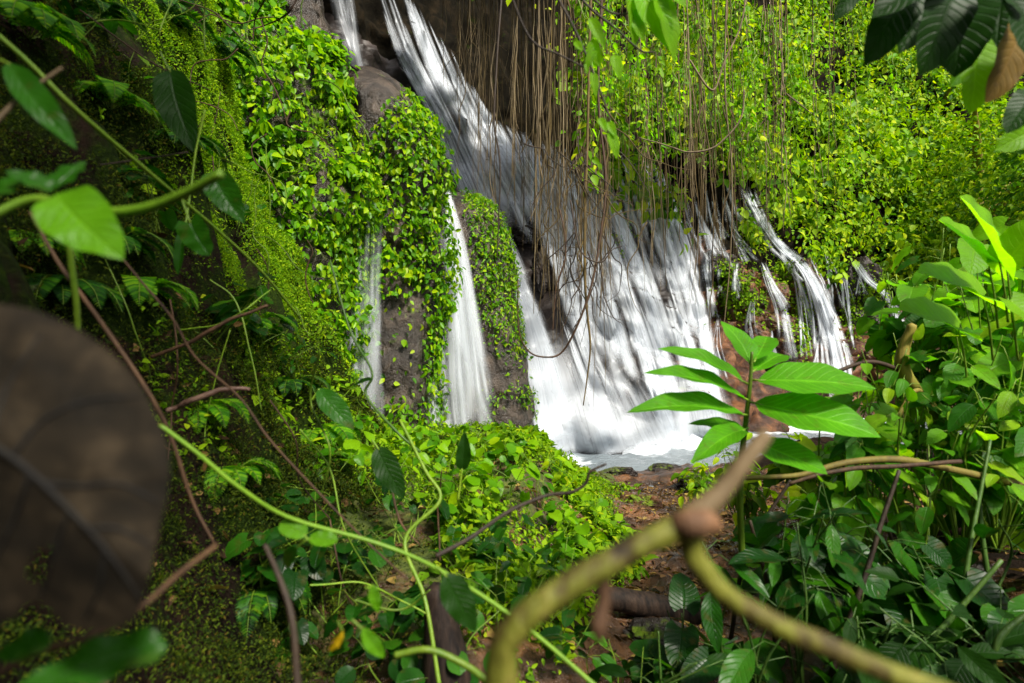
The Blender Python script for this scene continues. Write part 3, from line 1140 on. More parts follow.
st = []
for k in range(26):
    x0 = 344 + 36 * RNG.random()
    y0 = RNG.uniform(180, 300)
    st.append(dict(path=[(x0 + 2, y0), (x0 + J(2), y0 + 60), (x0 + J(2), y0 + 110), (x0 + J(3), min(440, y0 + 190))], widths=[4, 9, 11, 14], depth=[6.75, 6.7, 6.66, 6.62], off=.15 * RNG.random(), bulge=.03, strength=RNG.uniform(.25, .6), edge_soft=.5, fade=(.2, .25)))
fall('faint veil of water trickling down between the two leafy rock faces', st, M_VEIL)

st = []
for k in range(46):
    f = RNG.random()
    a = RNG.choice([0, 0, 0, .2, .4])
    b = min(1, a + RNG.uniform(.55, 1))
    w = RNG.uniform(3, 13)
    st.append(dict(path=part_of(np.array([(436 + 12 * f, 190 + J(3)), (440 + 24 * f + J(1), 250), (443 + 36 * f + J(1.5), 330), (444 + 46 * f + J(2), 400), (446 + 50 * f + J(3), 442)]), a, b),
                   widths=[w * .7, w, w * 1.3, w * 1.5], depth=[8.55 - .5 * a, 8.4 - .45 * a, 8.2, 8.1], off=.22 * RNG.random(), bulge=.015, strength=RNG.uniform(.2, .6), nu=7, edge_soft=.5, fade=(.06, .15 if b < 1 else .03)))
for k in range(12):
    f = RNG.random()
    st.append(dict(path=[(420 + 14 * f, 320 + J(8)), (420 + 16 * f, 380), (420 + 20 * f, 440)], widths=[3, 7, 10], depth=[7.9, 7.8, 7.75], off=.1 * RNG.random(), bulge=.03, strength=RNG.uniform(.25, .5), edge_soft=.5))
fall('straight free falling column of water left of the green rock wedge', st)

st = []
def rag(path, n, jit, w0, w1, **kw):
    jit, w0, w1, n = jit * 1.35, w0 * .8, w1 * .85, max(4, int(n * 1.1))
    """a ragged little fall of many short overlapping threads"""
    for q in range(n):
        a = RNG.choice([0, 0, .2, .4, .55])
        b = min(1, a + RNG.uniform(.4, .9))
        p = part_of(np.array(path, float), a, b) 
        p = p + np.column_stack([np.linspace(J(jit * .5), J(jit), len(p)), np.zeros(len(p))])
        w = RNG.uniform(w0, w1)
        st.append(dict(path=p, widths=[w * .5, w, w * 1.2, w * 1.6], off=.05 + .2 * RNG.random(), bulge=.08, nu=7, n=28, edge_soft=.5, smooth=2, strength=RNG.uniform(.35, .95), fade=(.12, .18), **kw))


rag([(744, 186), (757, 215), (778, 246), (800, 266), (816, 295), (828, 335), (836, 372), (842, 412)], 34, 5, 3, 9)
rag([(800, 262), (814, 300), (820, 340), (822, 372)], 8, 4, 2, 6)
for pth_ in ([(826, 250), (832, 290), (838, 350)], [(842, 262), (848, 300), (852, 350)], [(790, 250), (798, 290), (803, 360)], [(776, 236), (786, 262), (800, 282)], [(812, 258), (826, 296), (846, 360), (850, 410)]):
    rag(pth_, 7, 3, 1.5, 4.5)
fall('slanting narrow waterfall over red mossy rocks, tallest one right of the cascade', st)
st = []
for x0, y0, x1, y1 in ((682, 190, 706, 262), (692, 184, 716, 258), (706, 188, 728, 270), (716, 200, 726, 240), (724, 196, 744, 264), (708, 240, 716, 322), (700, 215, 708, 300), (720, 268, 726, 300), (732, 225, 752, 262), (668, 190, 690, 250), (728, 180, 746, 232), (736, 262, 742, 300), (752, 300, 756, 352), (772, 330, 776, 366), (718, 318, 722, 380)):
    rag([(x0, y0), ((x0 + x1) / 2 - 3, (y0 + y1) / 2), (x1, y1)], 6, 3, 2, 6)
fall('cluster of short trickles right of the wide cascade', st, M_FALLTHIN)
st = []
rag([(762, 262), (772, 285), (784, 310), (790, 340), (795, 366)], 14, 3.5, 2.5, 7)
fall('short narrow waterfall between two red mossy boulders', st, M_FALLTHIN)
st = []
rag([(856, 262), (868, 280), (886, 296), (896, 318), (904, 350), (908, 405)], 18, 4, 3, 8)
rag([(852, 250), (858, 275), (864, 296)], 5, 3, 2, 4)
fall('far right narrow waterfall half hidden by the leafy thicket', st, M_FALLTHIN)


# ------------------------------------------------------------------ leaves that cover the rock
def leafy(mb, p, nn, size, tm, hang=.8, spread=.55, lift=.05):
    n = len(p)
    ax = np.array([0, 0, -1.0]) * hang + RNG.normal(0, spread, (n, 3)) + nn * .25
    no = nn + np.array([0, 0, .55]) + RNG.normal(0, .38, (n, 3))
    put_leaves(mb, p + nn * (RNG.random((n, 1)) * lift + .01), ax, no, size, tm)


mb = MB()
p, nn = lump_samples('A', 64000)
px, py, d = proj(p)
keep = RNG.random(len(p)) < smoothstep(100, 245, px + .25 * (300 - py) + 60 * fbm(p * 1.2, 3, 2)) * smoothstep(1.3, .5, fbm(p * 1.7, 3, 19) + .12)
keep &= (px > 150)
p = p + nn * (.16 * np.clip(fbm(p * 2.6, 3, 55), -.3, 1))[:, None]
mossy_ = fbm(p * 1.5, 3, 119) + .3 * fbm(p * 5, 2, 120) > .58
big_ = fbm(p * 1.3, 3, 121) > .30
kk = keep & ~mossy_
leafy(mb, p[kk], nn[kk], RNG.uniform(.05, .105, kk.sum()) + .045 * big_[kk], SMALL, lift=.16)
mm = MB()
kk = keep & mossy_
leafy(mm, p[kk], nn[kk], RNG.uniform(.04, .08, kk.sum()), TINY + SMALL[:1], lift=.12, spread=.8)
tag(obj('moss', mm, G['moss_leaf']), 'olive moss patches between the creeper leaves of the left rock wall', 'moss', kind='stuff')
tag(obj('creeper_leaves', mb, G['creeper']), 'dense glossy creeper leaves over the left rock wall', 'creeper', kind='stuff')
mb = MB()
p, nn = lump_samples('B', 34000)
px, py, d = proj(p)
dens = smoothstep(95, 150, py + .9 * (px - 385)) * (1 - .93 * smoothstep(270, 320, py + 18 * fbm(p * 2, 3, 3)) * smoothstep(436, 418, px) * smoothstep(432, 395, py)) * (.55 + .45 * smoothstep(-.4, .3, fbm(p * 2.2, 3, 14)))
keep = RNG.random(len(p)) < dens
p = p + nn * (.14 * np.clip(fbm(p * 2.6, 3, 56), -.3, 1))[:, None]
leafy(mb, p[keep], nn[keep], RNG.uniform(.05, .11, keep.sum()), SMALL, lift=.14)
tag(obj('creeper_leaves', mb, G['creeper']), 'creeper leaves hanging over the second rock face beside the fall', 'creeper', kind='stuff')
mb = MB()
p, nn = lump_samples('C', 22000)
px, py, d = proj(p)
dens = smoothstep(458, 476, px - .10 * (py - 200) + 6 * fbm(p * 3, 3, 6)) * smoothstep(365, 325, py + 16 * fbm(p * 2, 3, 3)) + .5 * smoothstep(360, 400, py) * smoothstep(470, 500, px) * (fbm(p * 2, 3, 8) > .1)
keep = RNG.random(len(p)) < dens
leafy(mb, p[keep], nn[keep], RNG.uniform(.04, .085, keep.sum()), TINY + SMALL[:1], lift=.06, spread=.8)
tag(obj('moss', mb, G['creeper']), 'bright moss on the rock wedge between column and cascade', 'moss', kind='stuff')


# hillside above the falls: ground cover as one mass, then single shrubs
def cliff_samples(n, s0, s1, h0, h1):
    s = RNG.uniform(s0, s1, n)
    h = RNG.uniform(h0, h1, n)
    e = .05
    p = cliff_point(s, h)
    nn = np.cross(cliff_point(s + e, h) - p, cliff_point(s, h + e) - p)
    nn = norm(nn)
    flip = np.sum(nn * p, -1) > 0
    nn[flip] *= -1
    return p, nn, s, h


mb = MB()
p, nn, s, h = cliff_samples(150000, s_of_px(535), s_of_px(1250), 3.2, 26)
k = h / lip_h(s)
px, py, d = proj(p)
lob = fbm(p * np.array([.55, .55, .4]), 4, 143)
p = p + nn * (2.7 * np.clip(lob, -.3, 1.2) + .45 * smoothstep(1.25, 1.0, k))[:, None]
dens = smoothstep(.97, 1.08, k - .06 * smoothstep(730, 680, px) + .09 * fbm(p * .9, 3, 41)) * smoothstep(-.18, .16, lob) * smoothstep(545, 610, px)
dens = np.maximum(dens, .8 * smoothstep(920, 960, px) * (fbm(p * .8, 3, 47) > -.2))
px, py, d = proj(p)
keep = (RNG.random(len(p)) < dens) & (py > -90)
for bx, by, rw_, rh_ in ((740, 300, 40, 50), (800, 320, 26, 50), (852, 312, 22, 44), (880, 345, 24, 40), (720, 262, 18, 26)):
    keep &= ((px - bx) / rw_) ** 2 + ((py - by) / rh_) ** 2 > 1
for path_ in ([(744, 186), (757, 215), (778, 246), (800, 266), (816, 295), (830, 340)], [(762, 262), (772, 285), (784, 310), (792, 350)], [(856, 268), (868, 282), (886, 296), (896, 318)], [(690, 186), (712, 262)], [(706, 190), (728, 270)], [(722, 196), (742, 262)]):
    for a_, b_ in zip(path_[:-1], path_[1:]):
        ab = np.array(b_, float) - a_
        tt = np.clip(((px - a_[0]) * ab[0] + (py - a_[1]) * ab[1]) / (ab @ ab), 0, 1)
        keep &= np.hypot(px - a_[0] - tt * ab[0], py - a_[1] - tt * ab[1]) > 11
low = lob + .35 * fbm(p * 1.6, 2, 97) < -.02  # hollows get darker leaves: shade put into the leaf colour
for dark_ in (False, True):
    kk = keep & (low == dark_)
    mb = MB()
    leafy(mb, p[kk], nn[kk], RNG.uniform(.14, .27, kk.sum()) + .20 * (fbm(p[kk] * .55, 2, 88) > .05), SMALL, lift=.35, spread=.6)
    tag(obj('undergrowth', mb, G['hill_dark' if dark_ else 'hill']), 'leafy ground cover coloured darker as shade in the hollows of the slope' if dark_ else 'sunlit leafy ground cover over the slope above the falls', 'undergrowth', kind='stuff')


def clump(mb, n, r, size, tm, flat=.75, seed=0, up=.5):
    """leaf sprays on a lumpy shell round a bush"""
    v = norm(RNG.normal(0, 1, (n, 3)))
    lum = 1 + .38 * fbm(v * 1.8 + seed * 5.1, 3, seed)
    rad = r * lum * (RNG.random(n) ** .35)
    p = v * rad[:, None] * np.array([1, 1, flat])
    ax = v * .7 + np.array([0, 0, -.55]) + RNG.normal(0, .45, (n, 3))
    no = v * .5 + np.array([0, 0, up + .3]) + RNG.normal(0, .35, (n, 3))
    put_leaves(mb, p, ax, no, size, tm)


SHRUBS = []
for i, (mat, n, r, lo, hi) in enumerate((('hill', 520, .85, .12, .24), ('hill', 380, .70, .10, .20), ('hill_dark', 480, .9, .14, .26), ('hill', 560, 1.0, .13, .26), ('hill_dark', 340, .7, .12, .22))):
    t = thing('hillside_shrub', None, 'shrub', (0, 0, 0))
    mb = MB()
    clump(mb, n, r, RNG.uniform(lo, hi, n), SMALL, .8, i)
    obj('foliage', mb, G[mat], t)
    mb = MB()
    for q in range(5):
        v = norm(np.array([J(.5), J(.5), .8]))
        tube(mb, [np.array([0, 0, -r * .9]), v * r * .35 + [0, 0, -.1], v * r * .8], [.03, .02, .008], 5, 7)
    obj('stem', mb, M_ROOT, t)
    SHRUBS.append(t)
spots = []
tries = 0
while len(spots) < 130 and tries < 6000:
    tries += 1
    px, py = RNG.uniform(690, 1060), RNG.uniform(-40, 275)
    h = cast(px, py)
    if h is None:
        continue
    lipy = np.interp(px, [690, 740, 800, 860, 920, 1060], [140, 152, 205, 238, 275, 330])
    if py > lipy:
        continue
    if all((px - a) ** 2 + (py - b) ** 2 > 19 ** 2 for a, b, _, _ in spots):
        spots.append((px, py, h[0], h[1]))
used = set()
for px, py, c, nn in spots:
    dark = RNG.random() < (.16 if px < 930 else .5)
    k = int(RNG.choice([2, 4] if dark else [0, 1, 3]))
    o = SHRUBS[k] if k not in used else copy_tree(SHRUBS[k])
    used.add(k)
    o.location = tuple(c + nn * RNG.uniform(.4, 1.3))
    o.rotation_euler = (J(.15), J(.15), RNG.uniform(0, 6.28))
    s = RNG.uniform(.8, 1.5) * (1.25 if px > 790 else 1)
    o.scale = (s, s, s * RNG.uniform(.9, 1.3))
    tag(o, 'dark green bush on the slope above the falls' if k in (2, 4) else 'yellow green bush on the slope above the falls', 'shrub', 'bushes covering the slope above the falls')

# moss cushions between the right-hand falls
mb = MB()
for (mx_, my_, rw, rh, n) in ((738, 295, 30, 30, 900), (802, 315, 14, 46, 1000), (785, 272, 20, 16, 500), (765, 240, 16, 16, 400), (880, 290, 24, 20, 500), (852, 315, 16, 30, 450), (745, 230, 14, 30, 300), (725, 270, 12, 12, 160), (670, 215, 16, 30, 400), (775, 205, 24, 20, 300), (832, 255, 22, 26, 400), (700, 430, 16, 10, 160), (620, 225, 20, 30, 200)):
    for q in range(n):
        px, py = mx_ + J(.45) * rw, my_ + J(.45) * rh
        h = cast(px, py, WET_BVH)
        if h is None:
            continue
        hn = h[1] if np.dot(h[1], h[0]) < 0 else -h[1]
        h = (h[0], hn)
        c = h[0] + h[1] * (.02 + .12 * RNG.random()) + np.array([0, 0, .02])
        put_leaves(mb, c[None], (h[1] * .4 + np.array([J(.6), J(.6), -.5]))[None], (h[1] + np.array([J(.4), J(.4), .6]))[None], [RNG.uniform(.06, .15)], SMALL)
tag(obj('moss', mb, G['moss_leaf']), 'bright green moss and small ferns on the red rocks', 'moss', kind='stuff')

# ------------------------------------------------------------------ overhang with hanging roots
V = []
for px in np.linspace(415, 900, 60):
    row = []
    for q in np.linspace(0, 1, 24):
        d0 = np.interp(px, [415, 560, 700, 900], [9.6, 8.3, 10.5, 14.5])
        d = d0 + q * np.interp(px, [415, 560, 700, 900], [2.5, 5, 5.0, 6])
        row.append(P(px, -34 - 26 * (1 - q), d))
    V.append(row)
V = np.array(V)
V[..., 2] += fbm(V * 1.3, 3, 91) * .10
top = V + np.array([0, .3, 1.3]) * (1 + .2 * fbm(V, 2, 4))[..., None]
mb = MB()
f = grid_faces(60, 24)
mb.add(V.reshape(-1, 3), [f])
mb.add(top.reshape(-1, 3), [f[:, ::-1]])
rim = np.stack([V[:, 0], top[:, 0]], 1)
mb.add(rim.reshape(-1, 3), [grid_faces(60, 2)])
tag(obj('rock_overhang', mb, M_FACE, attrs={'cover': np.full(60 * 24 * 2 + 120, .3)}), kind='structure')


def root_depth(px):
    return np.interp(px, [415, 470, 560, 640, 700, 780, 900], [10.2, 9.4, 8.7, 9.8, 11.0, 12.8, 15.0])


PROTO = []
for i in range(16):
    mb = MB()
    n = 16
    z = np.linspace(0, -1, n)
    w = .014 + .05 * RNG.random() ** 2
    x = np.cumsum(RNG.normal(0, w, n)) * .55
    y = np.cumsum(RNG.normal(0, w, n)) * .55
    x -= np.linspace(0, x[-1], n) * .6
    r = .004 + .006 * RNG.random()
    tube(mb, np.column_stack([x, y, z]), np.array([1.3, 1, 1.1, .8, .5]) * r, 5, 34)
    for q in range(RNG.integers(1, 6)):
        k = RNG.integers(3, n - 3)
        a = np.array([x[k], y[k], z[k]])
        e = a + np.array([J(.12), J(.12), -RNG.uniform(.08, .3)])
        tube(mb, [a, (a + e) / 2 + np.array([J(.02), J(.02), 0]), e], [r * .6, r * .45, r * .25], 4, 8)
    o = obj('hanging_root', mb, M_ROOTPALE if i % 3 == 0 else M_ROOT)
    PROTO.append(o)
used = set()
bands = [(440, 600, 110), (560, 710, 76), (690, 780, 40), (770, 860, 16)]
for (a, b, cnt) in bands:
    for q in range(cnt):
        px = RNG.uniform(a, b)
        if a == 446:
            px = a + (b - a) * RNG.beta(1.5, 1.5)
        d = root_depth(px) + abs(J(.7))
        yb = np.interp(px, [446, 480, 520, 560, 590, 640, 700, 780, 860], [70, 150, 215, 280, 300, 250, 230, 215, 190]) + J(42)
        topp = P(px, -40, d)
        bot = P(px, max(yb, 30), d)
        Lz = topp[2] - bot[2]
        k = int(RNG.integers(0, 16))
        o = PROTO[k] if k not in used else PROTO[k].copy()
        if k in used:
            COL.objects.link(o)
        used.add(k)
        o.location = tuple(topp)
        th = .30 + .95 * RNG.random() ** 2.4
        o.scale = (th * 1.25, th * 1.25, Lz)
        o.rotation_euler = (J(.02), J(.02), RNG.uniform(0, 6.28))
        pale = (k % 3 == 0)
        tag(o, ('pale thin aerial root hanging in front of the falls' if pale else 'brown aerial root hanging in the curtain over the falls'), 'root', 'aerial roots hanging from the overhang')
for k in range(16):
    if k not in used:
        bpy.data.objects.remove(PROTO[k])


def hang(pts, r, label, mat=M_TWIG, name='hanging_vine', cat='vine', sides=6, n=60, wob=.006, group=None):
    """a single vine through pixel points (px, py, depth)"""
    mb = MB()
    w = [P(*q) for q in pts]
    tube(mb, w, r, sides, n, wob)
    return tag(obj(name, mb, mat, origin=w[0]), label, cat, group)


hang([(505, -45, 8.6), (497, 60, 8.6), (494, 120, 8.6), (500, 170, 8.6), (497, 260, 8.6)], [.02, .016, .008], 'long single dark root hanging alone at the left end of the curtain', M_TWIGDARK)
hang([(518, 280, 8.2), (519, 330, 8.2), (530, 352, 8.2), (548, 357, 8.2), (562, 352, 8.2), (575, 330, 8.1), (590, 290, 8.1), (600, 240, 8.2), (606, 180, 8.3), (598, 90, 8.4), (604, -45, 8.5)], [.008, .014, .018, .022], 'brown root looping up in a hook in front of the cascade', M_TWIG)
hang([(560, 210, 8.3), (566, 250, 8.2), (556, 290, 8.2), (553, 330, 8.2)], [.012, .006], 'short crooked root dangling left of the looping root', M_TWIG)
hang([(592, -45, 8.4), (588, 120, 8.3), (585, 230, 8.2), (586, 300, 8.2), (590, 352, 8.2), (583, 405, 8.2)], [.022, .02, .008], 'longest root of the tangle reaching furthest down the cascade', M_ROOT)
hang([(570, 200, 8.2), (580, 250, 8.1), (600, 262, 8.1), (612, 250, 8.1), (622, 246, 8.1)], [.012, .01, .006], 'dark twig crossing the root tangle', M_TWIGDARK)
hang([(728, -45, 9.0), (725, 90, 9.0), (732, 170, 9.0), (730, 260, 9.0), (722, 345, 9.0)], [.014, .01, .007], 'pale straight vine hanging before the red boulder', M_ROOTPALE)
hang([(690, 60, 8), (712, 90, 8), (725, 60, 8), (742, 20, 8), (748, -40, 8)], [.014, .014, .012], 'pale vine swinging up from the leafy vines to the top edge', M_ROOTPALE)
hang([(640, 138, 8), (668, 146, 8), (690, 152, 8), (716, 146, 8), (740, 120, 8), (744, 90, 8)], [.008, .014, .012], 'pale forked vine lying across the leafy vines', M_ROOTPALE)

for i in range(34):                                      # the brushy tangle of dead rootlets
    x0, y0 = RNG.normal(582, 22), RNG.uniform(120, 270)
    d0 = 8.3 + J(.15)
    pts, hd = [], math.pi / 2 + J(.35)
    for q in range(7):
        pts.append((x0, y0, d0))
        hd = hd * .8 + .2 * math.pi / 2 + J(.45)
        L = RNG.uniform(8, 20)
        x0 += math.cos(hd) * L
        y0 += math.sin(hd) * L
    hang(pts, [.010, .008, .003], 'crooked dead rootlet in the brushy tangle before the cascade', M_TWIGDARK if i % 3 else M_ROOT, 'hanging_root', 'root', 5, 34, .01, 'crooked rootlets tangled before the cascade')

# leafy trailing vines between the roots and on the slope
VINES = []
for i in range(7):
    t = thing('leafy_vine', None, 'vine')
    mb = MB()
    n = 14
    z = np.linspace(0, -1.0, n)
    pts = np.column_stack([np.cumsum(RNG.normal(0, .02, n)), np.cumsum(RNG.normal(0, .02, n)), z]) * 2.2
    tube(mb, pts, [.008, .006, .003], 5, 30)
    obj('stem', mb, M_STEM, t)
    mb = MB()
    m_ = 46
    q = catmull(pts, 200)[RNG.integers(10, 199, m_)]
    off = RNG.normal(0, .07, (m_, 3))
    put_leaves(mb, q + off, off * 5 + np.array([0, 0, -.6]) + RNG.normal(0, .25, (m_, 3)), np.array([0, -.7, .6]) + RNG.normal(0, .45, (m_, 3)), RNG.uniform(.07, .15, m_), SMALL)
    obj('foliage', mb, G['light_twig'] if i % 2 else G['hill'], t)
    VINES.append(t)
used = set()
for i in range(92):
    px = RNG.uniform(575, 770) if i < 68 else RNG.uniform(760, 880)
    y0 = RNG.uniform(-60, 60) if px < 700 else RNG.uniform(-40, 110)
    d = root_depth(px) + RNG.uniform(-.3, .8)
    if px > 760:
        d = np.interp(px, [760, 880], [12.6, 15])
    k = int(RNG.integers(0, 7))
    o = VINES[k] if k not in used else copy_tree(VINES[k])
    used.add(k)
    o.location = tuple(P(px, y0, d))
    o.rotation_euler = (0, 0, RNG.uniform(0, 6.28))
    s = RNG.uniform(.5, .95) if px < 700 and i % 6 else RNG.uniform(.7, 1.3)
    o.scale = (s, s, s)
    tag(o, 'leafy light green vine trailing among the hanging roots' if px < 770 else 'leafy vine trailing down the slope above the narrow falls', 'vine', 'leafy vines trailing down over the falls')

# ------------------------------------------------------------------ mound, moss and creeping plants near the camera
GBVH = BVHTree.FromPolygons([tuple(v) for v in GP.reshape(-1, 3)], [tuple(q) for q in grid_faces(len(gx), len(gy))])


def ground_samples(n, x0, x1, y0, y1):
    x, y = RNG.uniform(x0, x1, n), RNG.uniform(y0, y1, n)
    z = ground_z(x, y)
    e = .03
    gxn = (ground_z(x + e, y) - z) / e
    gyn = (ground_z(x, y + e) - z) / e
    nn = norm(np.stack([-gxn, -gyn, np.ones(n)], -1))
    return np.stack([x, y, z], -1), nn


mb = MB()
p, nn = ground_samples(170000, -2.2, 1.8, 2.2, 8.0)
px, py, d = proj(p)
xg_ = p[:, 0] - (.26 * p[:, 1] + .10)
dens = smoothstep(-.35, -.95, xg_ + .3 * fbm(p * 1.6, 3, 4)) * smoothstep(-.25, .25, fbm(p * 1.4, 3, 15)) * smoothstep(-1.9, -1.0, p[:, 0] + .05 * p[:, 1]) * (.45 + .55 * smoothstep(3.0, 4.2, p[:, 1] + 1.2 * p[:, 0]))
p = p + nn * (.10 * np.clip(fbm(p * 3.2, 3, 16), -.2, 1))[:, None]
keep = RNG.random(len(p)) < dens * .8
big = fbm(p[keep] * 1.8, 3, 17) > .12
leafy(mb, p[keep], nn[keep], np.where(big, RNG.uniform(.045, .10, keep.sum()), RNG.uniform(.016, .04, keep.sum())), SMALL + TINY[:1], hang=.45, spread=.8, lift=.07)
tag(obj('moss', mb, G['moss_leaf']), 'yellow green moss and seedlings on the mound before the pool', 'moss', kind='stuff')

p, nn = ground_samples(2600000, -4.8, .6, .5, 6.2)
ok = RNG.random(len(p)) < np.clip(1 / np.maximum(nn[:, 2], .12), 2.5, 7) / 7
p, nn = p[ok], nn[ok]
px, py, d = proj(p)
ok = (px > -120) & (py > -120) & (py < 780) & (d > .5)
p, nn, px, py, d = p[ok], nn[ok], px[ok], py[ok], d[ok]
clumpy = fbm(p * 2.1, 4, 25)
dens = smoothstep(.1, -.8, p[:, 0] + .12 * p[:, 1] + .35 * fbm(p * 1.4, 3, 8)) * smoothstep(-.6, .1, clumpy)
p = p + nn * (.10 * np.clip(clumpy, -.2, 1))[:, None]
lit = smoothstep(2.6, 4.0, p[:, 1] + .5 * fbm(p * 1.1, 3, 66)) * smoothstep(-.3, .8, p[:, 2])  # light put into the moss colour: bright moss higher and farther back
for which, mat_, lab_ in ((0, 'shaded_bank_moss', 'moss coloured dark as shade over the bank on the left'), (1, 'moss_leaf', 'yellow green moss, coloured as lit, on the upper bank beside the creeper wall')):
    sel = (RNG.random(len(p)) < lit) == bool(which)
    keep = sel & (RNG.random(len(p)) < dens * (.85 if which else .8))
    kp = p[keep]
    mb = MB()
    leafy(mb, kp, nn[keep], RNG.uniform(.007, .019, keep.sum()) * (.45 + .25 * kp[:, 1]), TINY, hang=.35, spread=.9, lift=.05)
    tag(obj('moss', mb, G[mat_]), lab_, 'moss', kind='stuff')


LITTER = leaf_mat('fallen_leaf', [(0, (.030, .016, .008)), (.5, (.095, .050, .020)), (.85, (.190, .110, .035)), (1, (.260, .190, .040))], .12, .7)
mb = MB()
p, nn = ground_samples(16000, -1.6, 3.4, .7, 9.5)
xg_ = p[:, 0] - (.26 * p[:, 1] + .10)
dens = .25 + .75 * smoothstep(-.8, -.2, xg_)
keep = (RNG.random(len(p)) < dens) & (p[:, 2] > -1.95)
n_ = keep.sum()
put_leaves(mb, p[keep] + nn[keep] * .012, RNG.normal(0, 1, (n_, 3)) * [1, 1, .2], nn[keep] + RNG.normal(0, .35, (n_, 3)), RNG.uniform(.025, .085, n_), SMALL + TINY)
tag(obj('leaf_litter', mb, LITTER), 'fallen brown leaves over the gully floor and the shaded ground', 'leaf litter', kind='stuff')


def scrub(name, label, cat, root, height, spread, nstem, nleaf, lsize, mat, tm, stem_mat=M_STEMDARK, lean=(0, 0, 0), group=None, droop=.5, sr=.006):
    """a loose shrub: arching stems from one root with leaves on petioles along them"""
    root = np.asarray(root, float)
    t = thing(name, label, cat, root, group)
    sm, lm = MB(), MB()
    pos, ax, no = [], [], []
    for k in range(nstem):
        a = RNG.uniform(0, 6.28)
        r = spread * math.sqrt(RNG.random())
        tip = root + np.array([math.cos(a) * r, math.sin(a) * r, height * RNG.uniform(.55, 1.05)]) + np.asarray(lean) * RNG.uniform(.5, 1.1)
        mid = root * .5 + tip * .5 + np.array([J(.06), J(.06), height * .12])
        c = catmull([root + RNG.normal(0, .03, 3) * [1, 1, 0], mid, tip], 30)
        tube(sm, c, [sr, sr * .8, sr * .35], 5)
        m_ = max(1, int(nleaf / nstem))
        for q in range(m_):
            f = RNG.uniform(.25, 1) ** .7
            b = c[int(f * 29)]
            dirv = norm(np.array([J(1), J(1), J(.35) + .1]))
            pl = lsize * RNG.uniform(.25, .8)
            e = b + dirv * pl + np.array([0, 0, .1 * pl])
            tube(sm, [b, (b + e) / 2 + np.array([0, 0, .08 * pl]), e], [sr * .35, sr * .25], 4)
            pos.append(e)
            ax.append(dirv * .8 + np.array([0, 0, -droop * RNG.uniform(.3, 1.3)]))
            no.append(np.array([J(.3), J(.3) - .25, 1.0]))
    obj('stem', sm, stem_mat, t)
    put_leaves(lm, np.array(pos), np.array(ax), np.array(no), lsize * RNG.uniform(.55, 1.25, len(pos)), tm)
    obj('foliage', lm, G[mat], t)
    return t


def on_ground(px, d):
    x = (px - 512) / F_PX * d
    return np.array([x, d, float(ground_z(np.array([x]), np.array([d]))[0])])


# low leafy plants on the bank and the mound
spots = [(250, 3.4), (300, 3.8), (330, 3.2), (210, 2.9), (360, 4.4), (400, 3.6), (430, 4.4), (460, 3.2), (500, 3.6), (540, 4.0), (380, 2.6), (330, 2.3), (280, 2.2), (470, 4.9), (520, 4.8), (420, 5.2), (150, 2.6), (120, 3.0), (60, 2.6), (230, 4.4), (180, 3.8), (500, 2.4), (560, 2.5), (440, 2.2), (560, 3.3), (610, 2.2), (450, 3.8), (490, 4.3), (350, 3.7), (390, 4.9), (410, 2.9), (300, 2.7), (480, 2.8), (530, 2.9), (350, 2.0), (420, 1.9), (560, 3.9), (270, 3.6)]
for i, (px, d) in enumerate(spots):
    c = on_ground(px, d)
    sz = .07 + .03 * RNG.random()
    kind = i % 4
    tm = (HEART, OVATE, HEART, ROUND)[kind]
    dark = px < 330
    scrub('leafy_seedling', 'small plant with %s leaves %s' % (('heart shaped', 'pointed oval', 'heart shaped', 'round')[kind], 'on the dark mossy bank' if dark else 'on the mound before the pool' if d > 3 else 'in the shade at the near edge of the mound'),
          'plant', c - [0, 0, .02], .28 + .14 * RNG.random(), .26, 6, 26, sz, 'under' if (dark or d < 3) else 'creeper', tm, M_STEM, group='small leafy plants on the bank and the mound', sr=.003)


FERN_T = [small_template(.3, .1, .15), small_template(.26, .2, .1)]


def fern(root, nrm, size, label, mat):
    root = np.asarray(root, float)
    t = thing('fern', label, 'fern', root, 'small ferns on the dark bank')
    sm, lm = MB(), MB()
    out_ = norm(np.asarray(nrm, float) * np.array([1, 1, .3]) + 1e-6)
    side = norm(np.cross(out_, [0, 0, 1]))
    for k in range(7):
        a = (k - 3) * .42 + J(.1)
        dirv = out_ * math.cos(a) + side * math.sin(a)
        L = size * RNG.uniform(.7, 1.15)
        c = catmull([root, root + dirv * L * .4 + np.array([0, 0, .30 * L]), root + dirv * L * .8 + np.array([0, 0, .12 * L]), root + dirv * L + np.array([0, 0, -.22 * L])], 30)
        tube(sm, c, [.0022, .0018, .0008], 4)
        tg = norm(np.gradient(c, axis=0))
        for sgn in (-1, 1):
            idx = np.arange(4, 30)
            lat = norm(np.cross(tg[idx], [0, 0, 1])) * sgn
            put_leaves(lm, c[idx], lat + tg[idx] * .45 + np.array([0, 0, -.15]), np.cross(lat, tg[idx]) * sgn * -1 + np.array([0, 0, .6]), L * .26 * np.sin(np.linspace(.9, 3.05, len(idx))), FERN_T)
    obj('stem', sm, M_STEM, t)
    obj('fronds', lm, G[mat], t)


for i, (px, py) in enumerate(((30, 40), (90, 20), (110, 110), (60, 300), (140, 300), (215, 60), (250, 330), (290, 390), (200, 420), (110, 250), (230, 480), (180, 150), (320, 440), (260, 600), (20, 250), (165, 20))):
    h = cast(px, py, GBVH)
    if h is not None and np.linalg.norm(h[0]) < 7:
        hn = h[1] if np.dot(h[1], h[0]) < 0 else -h[1]
        fern(h[0] - hn * .01, hn, .10 + .045 * np.linalg.norm(h[0]), 'small fern arching from the dark mossy bank', 'under' if i % 2 else 'thicket')


